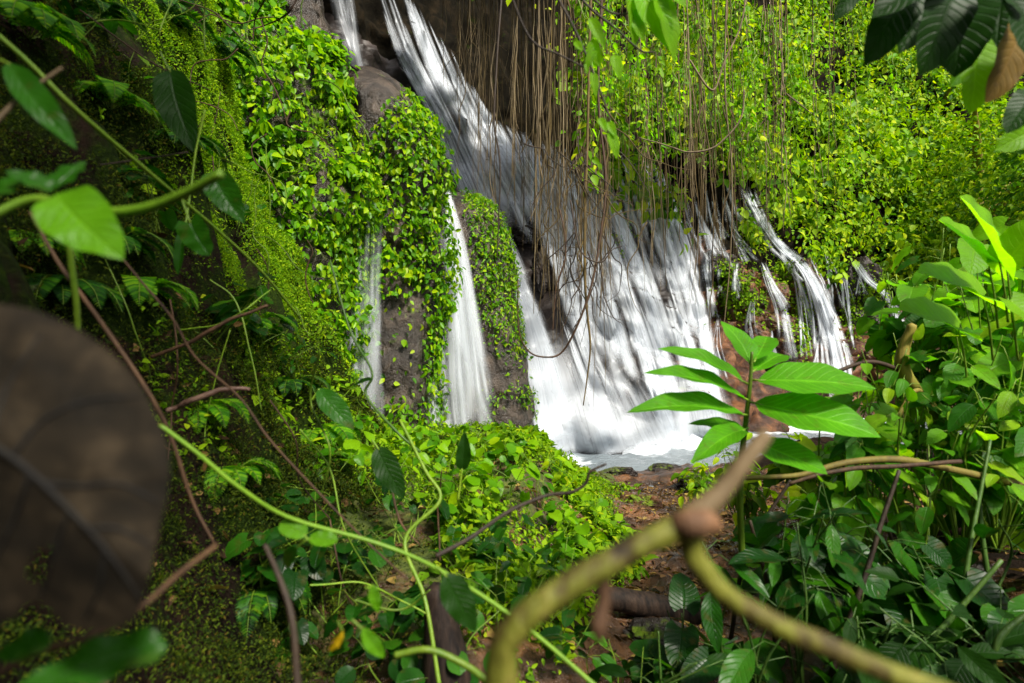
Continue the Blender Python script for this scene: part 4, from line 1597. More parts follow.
# ------------------------------------------------------------------ stems and twigs crossing the left foreground
def stem(pts, r, label, mat=M_STEM, name='vine_stem', cat='stem', sides=8, n=50, wob=.0):
    return hang(pts, r, label, mat, name, cat, sides, n, wob)


stem([(-20, 20, .95), (28, 62, 1.0), (72, 106, 1.05), (120, 148, 1.15), (170, 190, 1.3), (215, 228, 1.45), (262, 272, 1.65), (300, 318, 1.9)], [.0048, .0046, .0038], 'long straight green stem slanting from the top left corner')
stem([(-20, 222, .62), (30, 200, .64), (72, 206, .64), (110, 212, .63), (150, 207, .62), (188, 192, .60), (221, 174, .58)], [.0052, .0058, .0056, .0045], 'thick blurred green stalk curving up to a cut end', M_STALK)
stem([(-10, 128, .7), (20, 98, .72), (62, 68, .74)], [.0035, .003, .0022], 'pale brown twig poking in at the left edge', M_BRANCHEND, 'twig', 'twig')
stem([(30, 212, .95), (58, 262, .95), (85, 300, .96), (112, 338, .98), (150, 395, 1.0), (172, 440, 1.03), (192, 500, 1.05), (215, 545, 1.05)], [.0028, .0034, .0037, .0036, .0024], 'reddish brown stem running down beside the dead leaf', M_TWIG)
stem([(68, 205, .9), (70, 250, .92), (76, 300, .95), (78, 330, .97)], [.004, .0052, .0045], 'short upright green stem above the dead leaf')
stem([(104, 236, 1.2), (140, 280, 1.2), (172, 318, 1.22), (196, 358, 1.25), (240, 398, 1.3), (270, 440, 1.3), (318, 492, 1.28), (365, 540, 1.25), (408, 580, 1.2)], [.0022, .0026, .0026, .002], 'long thin purplish vine curving down across the bank', M_TWIG)
stem([(160, 425, .9), (196, 452, .92), (240, 488, .95), (290, 518, 1.0), (370, 541, 1.05), (420, 560, 1.05), (470, 588, 1.02), (530, 630, .98), (600, 690, .92)], [.0033, .0036, .0038, .0037], 'bright green stem sweeping from the dead leaf to the bottom edge', M_STALK)
stem([(152, 358, 1.9), (190, 342, 1.9), (225, 322, 1.9), (268, 306, 1.92)], [.006, .008, .005], 'reddish dead branch lying on the mossy bank', M_TWIG, 'dead_branch', 'branch', wob=.004)
stem([(168, 412, 1.7), (196, 398, 1.7), (222, 390, 1.72), (250, 388, 1.75)], [.008, .010, .006], 'brown rotten stick on the moss behind the green stem', M_LOG, 'dead_branch', 'branch', wob=.006)
stem([(-10, 676, .45), (40, 652, .46), (90, 636, .47), (140, 608, .5), (180, 573, .55), (217, 545, .6)], [.0026, .003, .0026], 'blurred brown twig below the dead leaf', M_TWIG, 'twig', 'twig')
stem([(265, 545, .75), (280, 580, .74), (292, 620, .72), (298, 690, .7)], [.003, .004, .005], 'dark upright twig at the bottom edge', M_TWIGDARK, 'twig', 'twig')
stem([(400, 420, 1.9), (425, 470, 1.8), (440, 500, 1.75), (405, 540, 1.7), (425, 600, 1.6), (440, 690, 1.5)], [.005, .006, .006], 'crooked green stem rising through the undergrowth')
stem([(330, 260, 2.4), (350, 330, 2.3), (372, 372, 2.2), (366, 395, 2.2), (395, 430, 2.1), (420, 452, 2.1)], [.004, .005, .005], 'kinked dark tendril against the veil of water', M_STEMDARK)
stem([(436, 556, 1.2), (470, 538, 1.25), (508, 512, 1.3), (545, 496, 1.35), (572, 492, 1.35), (586, 483, 1.35), (590, 472, 1.35), (606, 464, 1.35)], [.0055, .0048, .004, .003], 'dark crooked twig pointing at the pool', M_TWIGDARK, 'twig', 'twig')
stem([(395, 655, 1.0), (430, 650, 1.0), (470, 668, 1.0), (495, 690, 1.0)], [.006, .006, .006], 'dull green stem in the bottom corner of the mound', M_STEM)
stem([(100, 165, 1.5), (150, 158, 1.55), (188, 152, 1.6)], [.0025, .002], 'thin dark tendril under the hanging dark leaf', M_TWIGDARK)
stem([(205, 110, 1.7), (196, 150, 1.7), (190, 195, 1.68), (185, 228, 1.65)], [.003, .003, .003], 'fine green tendril hanging below the dark leaf')
tend = [
    [(180, 330), (215, 325), (245, 310), (270, 290)], [(210, 280), (235, 300), (250, 350), (262, 410)], [(170, 300), (178, 360), (172, 410), (168, 460)],
    [(230, 330), (215, 380), (205, 430), (208, 470)], [(105, 260), (128, 310), (145, 360), (160, 405)], [(270, 400), (295, 440), (300, 480), (330, 520)],
    [(300, 430), (330, 470), (345, 530), (380, 590)], [(320, 350), (310, 400), (330, 450), (320, 500)], [(330, 520), (345, 590), (375, 640), (385, 690)],
    [(355, 600), (400, 610), (430, 590)], [(0, 20), (60, 26), (120, 20), (160, 30)], [(80, 10), (120, 40), (165, 70), (210, 90)], [(165, 55), (160, 30), (172, 0), (178, -20)],
    [(205, 50), (204, 20), (207, -20)], [(440, 560), (438, 510), (442, 470)], [(455, 690), (470, 640), (500, 610)], [(310, 585), (360, 583), (400, 600), (430, 615)], [(390, 480), (400, 520), (420, 545)]]
for i, tp in enumerate(tend):
    dd = 1.5 + .6 * RNG.random() + (.4 if tp[0][1] < 350 else 0)
    green = i % 3 != 2
    stem([(a, b, dd + J(.05)) for a, b in tp], [.003, .0034, .0022], ('fine green tendril winding over the mossy bank' if green else 'fine brown tendril winding over the mossy bank'),
         M_STEM if green else M_TWIG, 'tendril', 'tendril', 6, 36, .002)['group'] = 'tendrils winding over the bank'


def leaf_thing(name, label, base, tip, face, width, mat, tm, petiole=None, cat='leaf', group=None):
    """a single leaf: base and tip as (px, py, depth); face is the direction its upper side looks"""
    b, e = P(*base), P(*tip)
    t = thing(name, label, cat, b, group)
    L = np.linalg.norm(e - b)
    T, f, uv = tm
    Tm = T.copy()
    Tm[:, 0] *= width / (T[:, 0].max() - T[:, 0].min())
    mb = MB()
    put_leaves(mb, b[None], (e - b)[None], np.asarray(face, float)[None], [L], [(Tm, f, uv)])
    obj('leaf_blade', mb, G[mat], t)
    if petiole is not None:
        mb = MB()
        q = [P(*w) for w in petiole]
        tube(mb, q + [b + (e - b) * .03], [.0022 * max(1, base[2]), .0015 * max(1, base[2])], 6, 12)
        obj('leaf_stalk', mb, M_STEM, t)
    return t


LT = lambda kind, **k: leaf_template(kind, 14, 8, **k)
# left edge
leaf_thing('hanging_leaf', 'narrow green leaf hanging at the upper left edge', (8, 62, .72), (66, 140, .70), (.3, -1, .5), .26, 'under', LT('lance', width=.3, fold=.4, droop=.15, wave=.02), [(-10, 55, .74)])
leaf_thing('hanging_leaf', 'dark pointed leaf hanging on the mossy wall under the top edge', (170, 70, 1.5), (186, 148, 1.45), (.1, -1, .25), .42, 'canopy', LT('ovate', width=.5, fold=.2, droop=.1, wave=.02), [(160, 52, 1.5)])
leaf_thing('toothed_leaf', 'left leaf of the blurred cluster on the thick green stalk', (52, 190, .60), (8, 165, .58), (.2, -.8, .8), .62, 'under', LT('ovate', width=.6, fold=.2, droop=.2, wave=.04), None)
leaf_thing('toothed_leaf', 'upper leaf of the blurred cluster on the thick green stalk', (54, 188, .62), (82, 156, .64), (.0, -.8, .8), .7, 'under', LT('ovate', width=.6, fold=.2, droop=.2, wave=.04), None)
leaf_thing('toothed_leaf', 'lower leaf of the blurred cluster drooping from the thick stalk', (56, 194, .58), (108, 250, .55), (.0, -1, .6), .62, 'thicket', LT('ovate', width=.6, fold=.2, droop=.2, wave=.04), None)
leaf_thing('toothed_leaf', 'half seen leaf of the blurred cluster cut by the left edge', (30, 178, .6), (-22, 196, .58), (.0, -1, .7), .6, 'under', LT('ovate', width=.6, fold=.2, droop=.2, wave=.04), None)
leaf_thing('hanging_leaf', 'folded leaf hanging below the thick green stalk', (212, 172, 1.3), (240, 222, 1.28), (.3, -1, .1), .5, 'under', LT('ovate', width=.5, fold=.5, droop=.1, wave=.03), None)
leaf_thing('hanging_leaf', 'ragged leaf hanging above the purplish vine', (190, 222, 1.2), (206, 256, 1.2), (-.2, -1, .4), .8, 'under', LT('heart', width=.9, fold=.2, droop=.1, wave=.05), [(182, 200, 1.2)])
leaf_thing('strap_leaf', 'short strap shaped leaf standing among the tendrils', (178, 275, 1.5), (183, 222, 1.5), (0, -1, .2), .2, 'under', LT('lance', width=.3, fold=.4, droop=.05, wave=.01), None)
leaf_thing('blurred_leaf', 'big blurred yellow green leaf in the bottom left corner', (165, 645, .42), (10, 680, .38), (-.1, -.7, .9), .40, 'under', LT('ovate', width=.6, fold=.1, droop=.1, wave=.05), None)
leaf_thing('blurred_leaf', 'small blurred green leaf at the left edge below the dead leaf', (50, 640, .42), (-8, 652, .42), (0, -.9, .6), .5, 'under', LT('ovate', width=.6, fold=.1, droop=.1, wave=.05), None)
leaf_thing('round_leaf', 'left leaf of the round pair on the bright green stem', (305, 535, 1.0), (281, 521, 1.0), (0, -.8, .8), .75, 'thicket', LT('round', width=.9, fold=.15, droop=.1, wave=.02), [(312, 545, 1.0)])
leaf_thing('round_leaf', 'right leaf of the round pair on the bright green stem', (310, 538, 1.0), (337, 540, 1.0), (0, -.8, .8), .62, 'thicket', LT('round', width=.9, fold=.15, droop=.1, wave=.02), [(312, 548, 1.0)])
leaf_thing('round_leaf', 'lone round leaf just below the left end of the round pair', (296, 548, 1.05), (283, 566, 1.05), (0, -.8, .8), .8, 'under', LT('round', width=.9, fold=.15, droop=.1, wave=.02), [(306, 540, 1.05)])
leaf_thing('drooping_leaf', 'shiny dark leaf drooping beside the bright green stem', (446, 575, 1.0), (476, 634, .98), (.1, -.8, .7), .5, 'canopy', LT('ovate', width=.6, fold=.15, droop=.15, wave=.03), [(436, 566, 1.0)])
leaf_thing('drooping_leaf', 'small pale leaf hanging near the bottom under the bright stem', (372, 585, .85), (378, 614, .85), (.4, -1, .1), .4, 'thicket', LT('ovate', width=.5, fold=.4, droop=.1, wave=.03), [(366, 588, .85)])
leaf_thing('drooping_leaf', 'narrow pale leaf pointing down at the bottom of the undergrowth', (362, 628, .8), (384, 660, .8), (.4, -1, .3), .4, 'thicket', LT('lance', width=.5, fold=.4, droop=.1, wave=.03), [(352, 620, .8)])
leaf_thing('yellow_leaf', 'curled yellow leaf at the bottom of the undergrowth', (343, 630, .8), (328, 655, .8), (.6, -1, .1), .3, 'yellow', LT('lance', width=.5, fold=.6, droop=.2, wave=.03), [(338, 622, .8)])
leaf_thing('lance_leaf', 'dark ribbed leaf against the foot of the veil of water', (318, 388, 1.9), (352, 428, 1.85), (0, -.8, .8), .42, 'under', LT('lance', width=.45, fold=.25, droop=.15, wave=.02), [(312, 400, 1.9)])
leaf_thing('lance_leaf', 'dark pointed leaf hanging over the left edge of the mound', (378, 448, 1.7), (402, 500, 1.66), (0, -.8, .6), .45, 'canopy', LT('ovate', width=.5, fold=.2, droop=.15, wave=.02), [(372, 440, 1.7)])
leaf_thing('lance_leaf', 'twisted leaf on the kinked tendril by the falls', (372, 380, 2.1), (350, 384, 2.1), (0, -.6, .9), .35, 'canopy', LT('ovate', width=.5, fold=.4, droop=.2, wave=.02), None)
leaf_thing('lance_leaf', 'upright dark leaf on top of the mound', (462, 470, 1.9), (466, 432, 1.9), (0, -1, .1), .4, 'canopy', LT('ovate', width=.5, fold=.4, droop=.1, wave=.02), [(458, 500, 1.9)])

for i in range(84):
    x0, y0 = RNG.uniform(0, 330), RNG.uniform(-10, 560)
    if x0 < 175 and y0 > 300:
        continue
    a = RNG.uniform(0, 6.28)
    L = RNG.uniform(40, 130)
    pts, hd = [], a
    for q in range(6):
        h = cast(x0, y0, GBVH)
        dd = min(3.6, np.linalg.norm(h[0]) - .12) if h is not None else 2.5
        pts.append((x0, y0, dd))
        hd += J(.5)
        x0 += math.cos(hd) * L / 5
        y0 += math.sin(hd) * L / 5
    if i % 3:
        stem(pts, [.003, .0034, .002], 'fine green tendril winding over the mossy bank', M_STEM, 'tendril', 'tendril', 5, 30, .004)['group'] = 'tendrils winding over the bank'
    else:
        stem(pts, [.004, .0045, .0025], 'fine brown tendril winding over the mossy bank', M_TWIG, 'tendril', 'tendril', 5, 30, .004)['group'] = 'tendrils winding over the bank'

# big dead leaf
b, e = P(-38, 405, .34), P(146, 612, .335)
t = thing('dead_leaf', 'big blurred brown dead leaf at the left edge with a dark hole', 'dead leaf', e)
outl = np.array([(-60, 300), (0, 304), (45, 314), (95, 340), (130, 372), (155, 412), (169, 452), (168, 492), (158, 535), (150, 575), (143, 600), (132, 622), (100, 630), (66, 626), (46, 606), (30, 604), (8, 622), (-30, 630), (-70, 560), (-75, 420)], float)
ol = catmull(np.vstack([outl, outl[:1]]), 120)[:-1]
cen = np.array([30, 470.0])
ol = catmull(np.vstack([outl, outl[:1]]), 260)[:-1]
ol_r = np.hypot(*(ol - cen).T)
ol_a = np.arctan2(*(ol - cen).T[::-1])
o_ = np.argsort(ol_a)


def blade_depth(px, py):
    px, py = np.asarray(px, float), np.asarray(py, float)
    r = np.hypot(px - cen[0], py - cen[1]) / np.interp(np.arctan2(py - cen[1], px - cen[0]), ol_a[o_], ol_r[o_], period=2 * math.pi)
    mid = np.abs((px - 70) * .64 - (py - 512) * .77) / 120
    q = np.stack([px * .02, py * .02, px * 0], -1)
    return .335 + .016 * np.minimum(mid, 1.2) + .010 * r ** 3 + .0022 * fbm(q * .8, 2, 5)


V, keepf = [], []
for r in np.linspace(0, 1, 40):
    q = cen + (ol - cen) * (.002 + .998 * r)
    V.append(PV(q[:, 0], q[:, 1], blade_depth(q[:, 0], q[:, 1])))
V = np.array(V)
fl = grid_faces(40, len(ol), True)
cx_, cy_, _ = proj(V.reshape(-1, 3)[fl].mean(1))
hole = (((cx_ - 42) * .85 + (cy_ - 562) * .5) / 12) ** 2 + (((cy_ - 562) * .85 - (cx_ - 42) * .5) / 20) ** 2 + .5 * fbm(np.stack([cx_ * .06, cy_ * .06, cx_ * 0], -1), 2, 3) < 1
fl = fl[~hole]
mb = MB()
mb.add(V.reshape(-1, 3), [fl])
mb.add((V + norm(V) * .0008).reshape(-1, 3), [fl[:, ::-1]])
obj('leaf_blade', mb, M_DEAD, t)


def on_blade(pts, lift=.0006):
    c = catmull(pts, 30)
    return [P(a, b_, float(blade_depth(a, b_)) - lift) for a, b_ in c]


mb = MB()
tube(mb, on_blade([(-50, 425), (10, 456), (62, 502), (108, 552), (144, 604)]), [.0024, .002, .0015, .0008], 8)
obj('midrib', mb, M_DEADRIB, t)
for tp in ([(40, 482), (80, 486), (120, 484), (158, 502)], [(12, 457), (44, 420), (90, 400), (140, 397)], [(104, 548), (100, 585), (84, 622)], [(70, 510), (56, 548), (40, 600)], [(-10, 447), (6, 390), (40, 335)], [(85, 530), (115, 528), (150, 545)], [(30, 474), (14, 520), (-10, 570)]):
    mb = MB()
    tube(mb, on_blade(tp, .0003), [.0015, .0012, .0007], 6)
    obj('vein', mb, M_DEADRIB, t)

# dark stump in the undergrowth
g = on_ground(440, 1.75)
t = thing('tree_stump', 'dark wet stump behind the crooked green stem', 'stump', g)
mb = MB()
tube(mb, [P(452, 800, 1.75), P(446, 690, 1.75), P(440, 640, 1.76), P(436, 592, 1.78)], [.10, .075, .062, .045], 14, 24, .012)
obj('trunk', mb, M_STUMP, t)

# ------------------------------------------------------------------ forked branch in front of everything
t = thing('forked_branch', 'thick blurred forked branch with yellow bark across the bottom centre', 'branch', P(503, 690, .36))
mb = MB()
tube(mb, [P(498, 760, .37), P(500, 690, .36), P(508, 640, .355), P(545, 600, .355), (P(600, 566, .36)), P(650, 540, .365), P(700, 515, .37)], [.0112, .0107, .0096, .0087, .0083, .0085, .0094], 16, 70, .0014)
obj('limb', mb, M_BRANCH, t)
mb = MB()
tube(mb, [P(690, 520, .37), P(716, 496, .375), P(742, 465, .38), P(766, 434, .385)], [.0084, .0067, .006, .0053], 14, 26, .0007)
obj('broken_end', mb, M_BRANCHEND, t)
mb = MB()
tube(mb, [P(690, 530, .372), P(698, 562, .372), P(722, 592, .37), (P(770, 622, .365)), P(830, 648, .36), P(900, 676, .355), P(960, 700, .35)], [.0086, .0073, .0066, .0065, .0068, .0072, .0076], 16, 50, .0012)
obj('fork', mb, M_BRANCH, t)
mb = MB()
tube(mb, [P(676, 528, .37), P(690, 524, .362), P(706, 522, .362), P(716, 530, .368)], [.0078, .0082, .0078, .0056], 14, 16, .002)
obj('knot', mb, M_KNOT, t)
mb = MB()
tube(mb, [P(604, 575, .362), P(603, 600, .362), P(599, 625, .36), P(600, 640, .36)], [.004, .0045, .0062, .003], 10, 16, .0008)
obj('spur', mb, M_KNOT, t)

# ------------------------------------------------------------------ log and stones in the gully
t = thing('fallen_log', 'dark fallen log lying across the gully bottom', 'log', P(690, 625, 3.4))
mb = MB()
tube(mb, [P(600, 598, 3.2), P(650, 604, 3.3), P(690, 618, 3.4), P(740, 632, 3.5)], [.055, .07, .075, .06], 14, 40, .012)
obj('trunk', mb, M_STUMP, t)
mb = MB()
tube(mb, [P(640, 512, 7.2), P(654, 548, 5.9), P(672, 592, 4.9), P(700, 655, 4.0)], [.05, .14, .16, .14], 14, 50, .02)
tag(obj('fallen_log', mb, M_LOG, origin=P(676, 600, 4.8)), 'brown ridged log running down the middle of the gully', 'log')
for i, (px, py, w, h, d, lab) in enumerate(((668, 471, 34, 12, 10.4, 'flat brown stone at the near edge of the pool'), (622, 474, 26, 12, 10.0, 'small brown stone at the pool edge next to the mound'), (700, 480, 40, 14, 9.0, 'brown stone half under bright seedlings in the gully'), (645, 505, 30, 20, 7.0, 'reddish stone in the upper gully'), (622, 545, 34, 24, 5.2, 'orange brown stone under the forked branch'), (690, 560, 22, 14, 5.0, 'grey stone beside the ridged log'), (660, 640, 60, 26, 3.0, 'dark flat stone below the fallen log'))):
    boulder(px, py, w, h, lab, M_REDROCK if i in (3, 4) else M_BOULDER, d=d, seed=20 + i)

# ------------------------------------------------------------------ the broad-leaved plant in the middle right
root = P(742, 560, 2.2)
t = thing('broadleaf_plant', 'young plant with long bright green leaves in a whorl before the cascade', 'plant', root)
mb = MB()
axis = [root, P(740, 480, 2.15), P(746, 420, 2.12), P(750, 385, 2.1), P(752, 352, 2.1)]
tube(mb, axis, [.013, .011, .008, .005], 9, 30)
obj('stem', mb, M_STEM, t)
hero = [((748, 384), (669, 340), 2.05, 26), ((748, 400), (658, 362), 1.95, 24), ((747, 415), (641, 399), 1.9, 26), ((751, 366), (731, 318), 2.2, 26),
        ((752, 380), (875, 384), 1.95, 46), ((750, 402), (874, 432), 1.85, 48), ((752, 372), (790, 348), 2.3, 26), ((748, 428), (700, 452), 1.85, 20), ((748, 432), (690, 420), 2.2, 22), ((754, 362), (772, 330), 2.3, 22), ((752, 440), (820, 470), 1.9, 30)]
for (b, e, d, w) in hero:
    mb = MB()
    B = P(b[0], b[1], 2.1)
    E = P(e[0], e[1], d)
    L = np.linalg.norm(E - B)
    T, f, uv = BROAD[int(RNG.integers(0, 4))]
    T = T.copy()
    T[:, 0] *= (w / F_PX * 2.05 * 1.35) / L / (T[:, 0].max() - T[:, 0].min())
    side = np.array([0, -.55, 1.0]) + (np.array([.25, 0, 0]) if e[0] < b[0] else np.array([-.2, 0, 0]))
    put_leaves(mb, (B + (E - B) * .05)[None], (E - B + np.array([0, 0, .10 * L]))[None], side[None], [L * .98], [(T, f, uv)])
    lf = obj('leaf', mb, G['broad'], t)
    mb = MB()
    tube(mb, [B, B + (E - B) * .12], [.0045, .003], 6)
    obj('leaf_stalk', mb, M_STEM, lf)

# ------------------------------------------------------------------ right-hand thicket
t = thing('mossy_tree', 'crooked yellow mossy trunk rising through the right hand thicket', 'tree', P(985, 520, 3.0))
mb = MB()
tube(mb, [P(1010, 560, 3.1), P(975, 478, 3.0), P(955, 446, 3.0), P(932, 408, 3.0), P(903, 372, 2.98), P(905, 345, 2.97), P(912, 325, 2.95)], [.035, .030, .03, .028, .034, .028, .022], 10, 50, .006)
obj('trunk', mb, M_MOSSY, t)
mb = MB()
tube(mb, [P(905, 372, 2.98), P(870, 362, 2.95), P(835, 372, 2.9), P(815, 380, 2.88)], [.012, .010, .006], 7, 24, .004)
obj('branch', mb, M_TWIG, t)
mb = MB()
tube(mb, [P(935, 408, 3), P(915, 390, 2.9), P(890, 430, 2.85), P(870, 455, 2.8), P(850, 462, 2.8)], [.014, .012, .010, .008], 7, 28, .004)
obj('branch', mb, M_MOSSY, t)
hang([(745, 478, 2.3), (800, 474, 2.3), (850, 462, 2.3), (900, 460, 2.3), (950, 470, 2.35), (1000, 480, 2.4), (1040, 486, 2.4)], [.009, .013, .015, .018], 'thick brown bough lying level across the thicket', M_MOSSY, 'bough', 'branch', 9, 50, .004)
hang([(790, 483, 2.2), (840, 470, 2.2), (900, 466, 2.25), (960, 462, 2.3)], [.007, .009, .009], 'thinner bough just above the level one', M_TWIG, 'bough', 'branch', 8, 40, .003)
for i, (a, b_, c_) in enumerate((((830, 680, 2.0), (870, 560, 2.05), (900, 470, 2.1)), ((960, 690, 2.2), (965, 580, 2.25), (990, 440, 2.4)), ((915, 690, 2.6), (905, 600, 2.6), (880, 500, 2.6)), ((985, 690, 1.7), (1000, 640, 1.7), (1030, 610, 1.7)), ((780, 690, 2.4), (770, 600, 2.4), (750, 520, 2.4)), ((880, 690, 1.9), (930, 640, 1.9), (1000, 560, 1.9)), ((730, 640, 2.6), (745, 560, 2.6), (790, 480, 2.6)), ((1010, 690, 2.4), (985, 560, 2.5), (975, 440, 2.6)))):
    hang([a, b_, c_], [.011, .010, .007], 'dark upright stem inside the thicket' if i != 5 else 'slanting thin trunk in the dark thicket corner', M_STEMDARK if i % 2 else M_TWIGDARK, 'young_trunk', 'stem', 7, 24, .004, 'stems standing inside the thicket')

right = [  # px, py of the leaf cloud centre, depth, radius, leaves, leaf size, material, kind
    (985, 235, 3.2, .42, 34, .20, 'light_twig', HEART, 'big bright backlit leaves at the right edge above the thicket'),
    (930, 290, 3.4, .42, 60, .15, 'thicket', HEART, 'light green heart shaped leaves over the far right fall'),
    (990, 320, 3.0, .42, 76, .16, 'thicket', HEART, 'overlapping heart shaped leaves at the right edge'),
    (960, 375, 2.8, .40, 76, .13, 'thicket', OVATE, 'oval leaves round the mossy trunk'),
    (870, 355, 3.0, .22, 22, .11, 'thicket', OVATE, 'small leaves on the twig beside the mossy trunk'),
    (830, 400, 2.8, .30, 26, .13, 'thicket', HEART, 'leaves crowding behind the broad leaved plant'),
    (905, 420, 2.6, .30, 34, .12, 'thicket', OVATE, 'leaves hanging under the mossy trunk before the pool'),
    (1000, 420, 2.6, .40, 60, .14, 'thicket', OVATE, 'dark leaves at the right edge level with the pool'),
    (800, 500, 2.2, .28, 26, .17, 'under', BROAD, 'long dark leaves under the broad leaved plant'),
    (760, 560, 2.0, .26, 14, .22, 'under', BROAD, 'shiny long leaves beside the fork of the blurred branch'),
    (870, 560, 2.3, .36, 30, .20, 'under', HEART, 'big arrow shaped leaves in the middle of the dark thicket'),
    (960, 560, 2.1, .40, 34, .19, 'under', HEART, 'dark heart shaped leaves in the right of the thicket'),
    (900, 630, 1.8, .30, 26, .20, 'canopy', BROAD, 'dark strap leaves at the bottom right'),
    (985, 640, 1.7, .30, 28, .17, 'canopy', OVATE, 'dark oval leaves in the bottom right corner'),
    (720, 620, 2.2, .28, 18, .16, 'under', HEART, 'leaves below the fork of the blurred branch'),
    (660, 655, 1.9, .22, 10, .20, 'canopy', BROAD, 'wet dark leaf spray at the bottom centre'),
    (1010, 500, 3.0, .40, 40, .15, 'thicket', HEART, 'lit leaves glimpsed behind the right part of the bough'),
    (850, 520, 3.4, .45, 50, .16, 'light_twig', HEART, 'leaves coloured as sunlit, glimpsed behind the dark thicket'),  # bright leaf colour stands in for sunlight glimpsed through
    (940, 600, 3.3, .50, 60, .15, 'light_twig', OVATE, 'leaves coloured as sunlit far inside the lower thicket'),
    (800, 590, 3.4, .40, 44, .15, 'light_twig', OVATE, 'leaves coloured as sunlit behind the fork of the branch'),
    (745, 470, 4.6, .40, 50, .14, 'hill', OVATE, 'bright bush behind the stem of the broad leaved plant'),
    (820, 450, 4.2, .40, 46, .15, 'hill', HEART, 'bright low bush at the near side of the pool'),
    (705, 478, 6.5, .34, 60, .12, 'hill', OVATE, 'bright seedlings on the gully edge by the pool'),
]
for (px, py, d, r, n, sz, mat, tm, lab) in right:
    c = P(px, py, d)
    gz = float(ground_z(np.array([c[0] + .05]), np.array([c[1] + .1]))[0])
    root = np.array([c[0] + .05, c[1] + .1, min(gz, c[2] - .25)])
    t = thing('thicket_shrub', lab, 'shrub', root)
    sm, lm = MB(), MB()
    pos, ax, no = [], [], []
    n = int(n * (1.25 if mat in ('under', 'canopy') else 1.9))
    ns = max(5, n // 7)
    for k in range(ns):
        v = norm(RNG.normal(0, 1, 3))
        tip = c + v * r * np.array([1, 1, .75]) * RNG.uniform(.4, 1)
        mid = root * .45 + tip * .55 + np.array([J(.08), J(.08), .05])
        cv = catmull([root, mid, tip], 24)
        tube(sm, cv, [.007, .005, .0025], 5)
        for q in range(int(math.ceil(n / ns))):
            b = cv[int(RNG.uniform(.5, 1) * 23)]
            dv = norm(np.array([J(1), J(1), J(.4)]))
            e = b + dv * sz * RNG.uniform(.3, .9)
            tube(sm, [b, (b + e) / 2 + np.array([0, 0, .02]), e], [.0022, .0016], 4)
            pos.append(e)
            ax.append(dv * .8 + np.array([0, 0, -.4 + J(.25)]))
            no.append(np.array([J(.35), J(.35) - .45, 1.0]))
    obj('stem', sm, M_STEMDARK if mat in ('under', 'canopy') else M_STEM, t)
    put_leaves(lm, np.array(pos), np.array(ax), np.array(no), sz * RNG.uniform(.55, 1.2, len(pos)), tm)
    obj('foliage', lm, G[mat], t)

# ------------------------------------------------------------------ leaves hanging in from the top
t = thing('overhanging_branch', 'dark leafy branch hanging into the top right corner', 'branch', P(1060, -30, 1.3))
mb = MB()
tube(mb, [P(1080, -60, 1.35), P(1010, -18, 1.25), P(960, -10, 1.2), P(900, -14, 1.2), P(850, -8, 1.2)], [.009, .007, .005, .003], 7, 30)
tube(mb, [P(975, -10, 1.2), P(977, 20, 1.2), P(976, 52, 1.2)], [.003, .002], 6, 10)
obj('twig', mb, M_TWIGDARK, t)
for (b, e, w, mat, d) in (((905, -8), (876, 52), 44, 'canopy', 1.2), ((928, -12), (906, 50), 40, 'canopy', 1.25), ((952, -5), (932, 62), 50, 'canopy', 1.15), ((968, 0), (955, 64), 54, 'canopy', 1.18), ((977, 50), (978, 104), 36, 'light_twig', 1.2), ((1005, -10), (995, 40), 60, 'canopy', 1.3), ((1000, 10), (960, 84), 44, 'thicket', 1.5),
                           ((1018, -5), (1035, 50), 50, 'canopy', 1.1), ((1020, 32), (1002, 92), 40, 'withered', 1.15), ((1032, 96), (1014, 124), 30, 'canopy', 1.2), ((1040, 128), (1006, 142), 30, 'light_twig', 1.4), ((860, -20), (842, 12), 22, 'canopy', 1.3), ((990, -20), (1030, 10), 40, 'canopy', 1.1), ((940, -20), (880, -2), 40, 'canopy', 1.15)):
    mb = MB()
    B, E = P(b[0], b[1], d), P(e[0], e[1], d - .03)
    L = np.linalg.norm(E - B)
    T, f, uv = HEART[int(RNG.integers(0, 4))]
    T = T.copy()
    T[:, 0] *= (w / F_PX * d) / L / (T[:, 0].max() - T[:, 0].min())
    put_leaves(mb, B[None], (E - B)[None], np.array([J(.25), -1.0, .35 + J(.2)])[None], [L], [(T, f, uv)])
    o = obj('leaf', mb, G[mat], t)
    if mat == 'withered':
        o['label'] = 'withered brown leaf'

for (b, e, w, d, lab) in (((1000, 262), (972, 190), .75, 2.2, 'big bright leaf pointing up at the right edge above the thicket'), ((1005, 262), (1045, 215), .8, 2.2, 'big bright leaf cut by the right edge above the thicket'), ((990, 268), (948, 212), .6, 2.3, 'bright folded leaf left of the big leaf pointing up'), ((985, 300), (925, 262), .7, 2.4, 'bright drooping leaf above the mossy trunk'), ((1010, 300), (1050, 330), .8, 2.2, 'broad bright leaf leaning out of the right edge'), ((960, 330), (905, 300), .7, 2.5, 'pale leaf leaning toward the far right waterfall')):
    leaf_thing('thicket_leaf', lab, (*b, d), (*e, d - .1), (-.1, -.75, .9), w, 'light_twig', LT('heart', width=.9, fold=.25, droop=.12, wave=.02), [(b[0] + 8, b[1] + 60, d + .05), (b[0] + 4, b[1] + 25, d)])

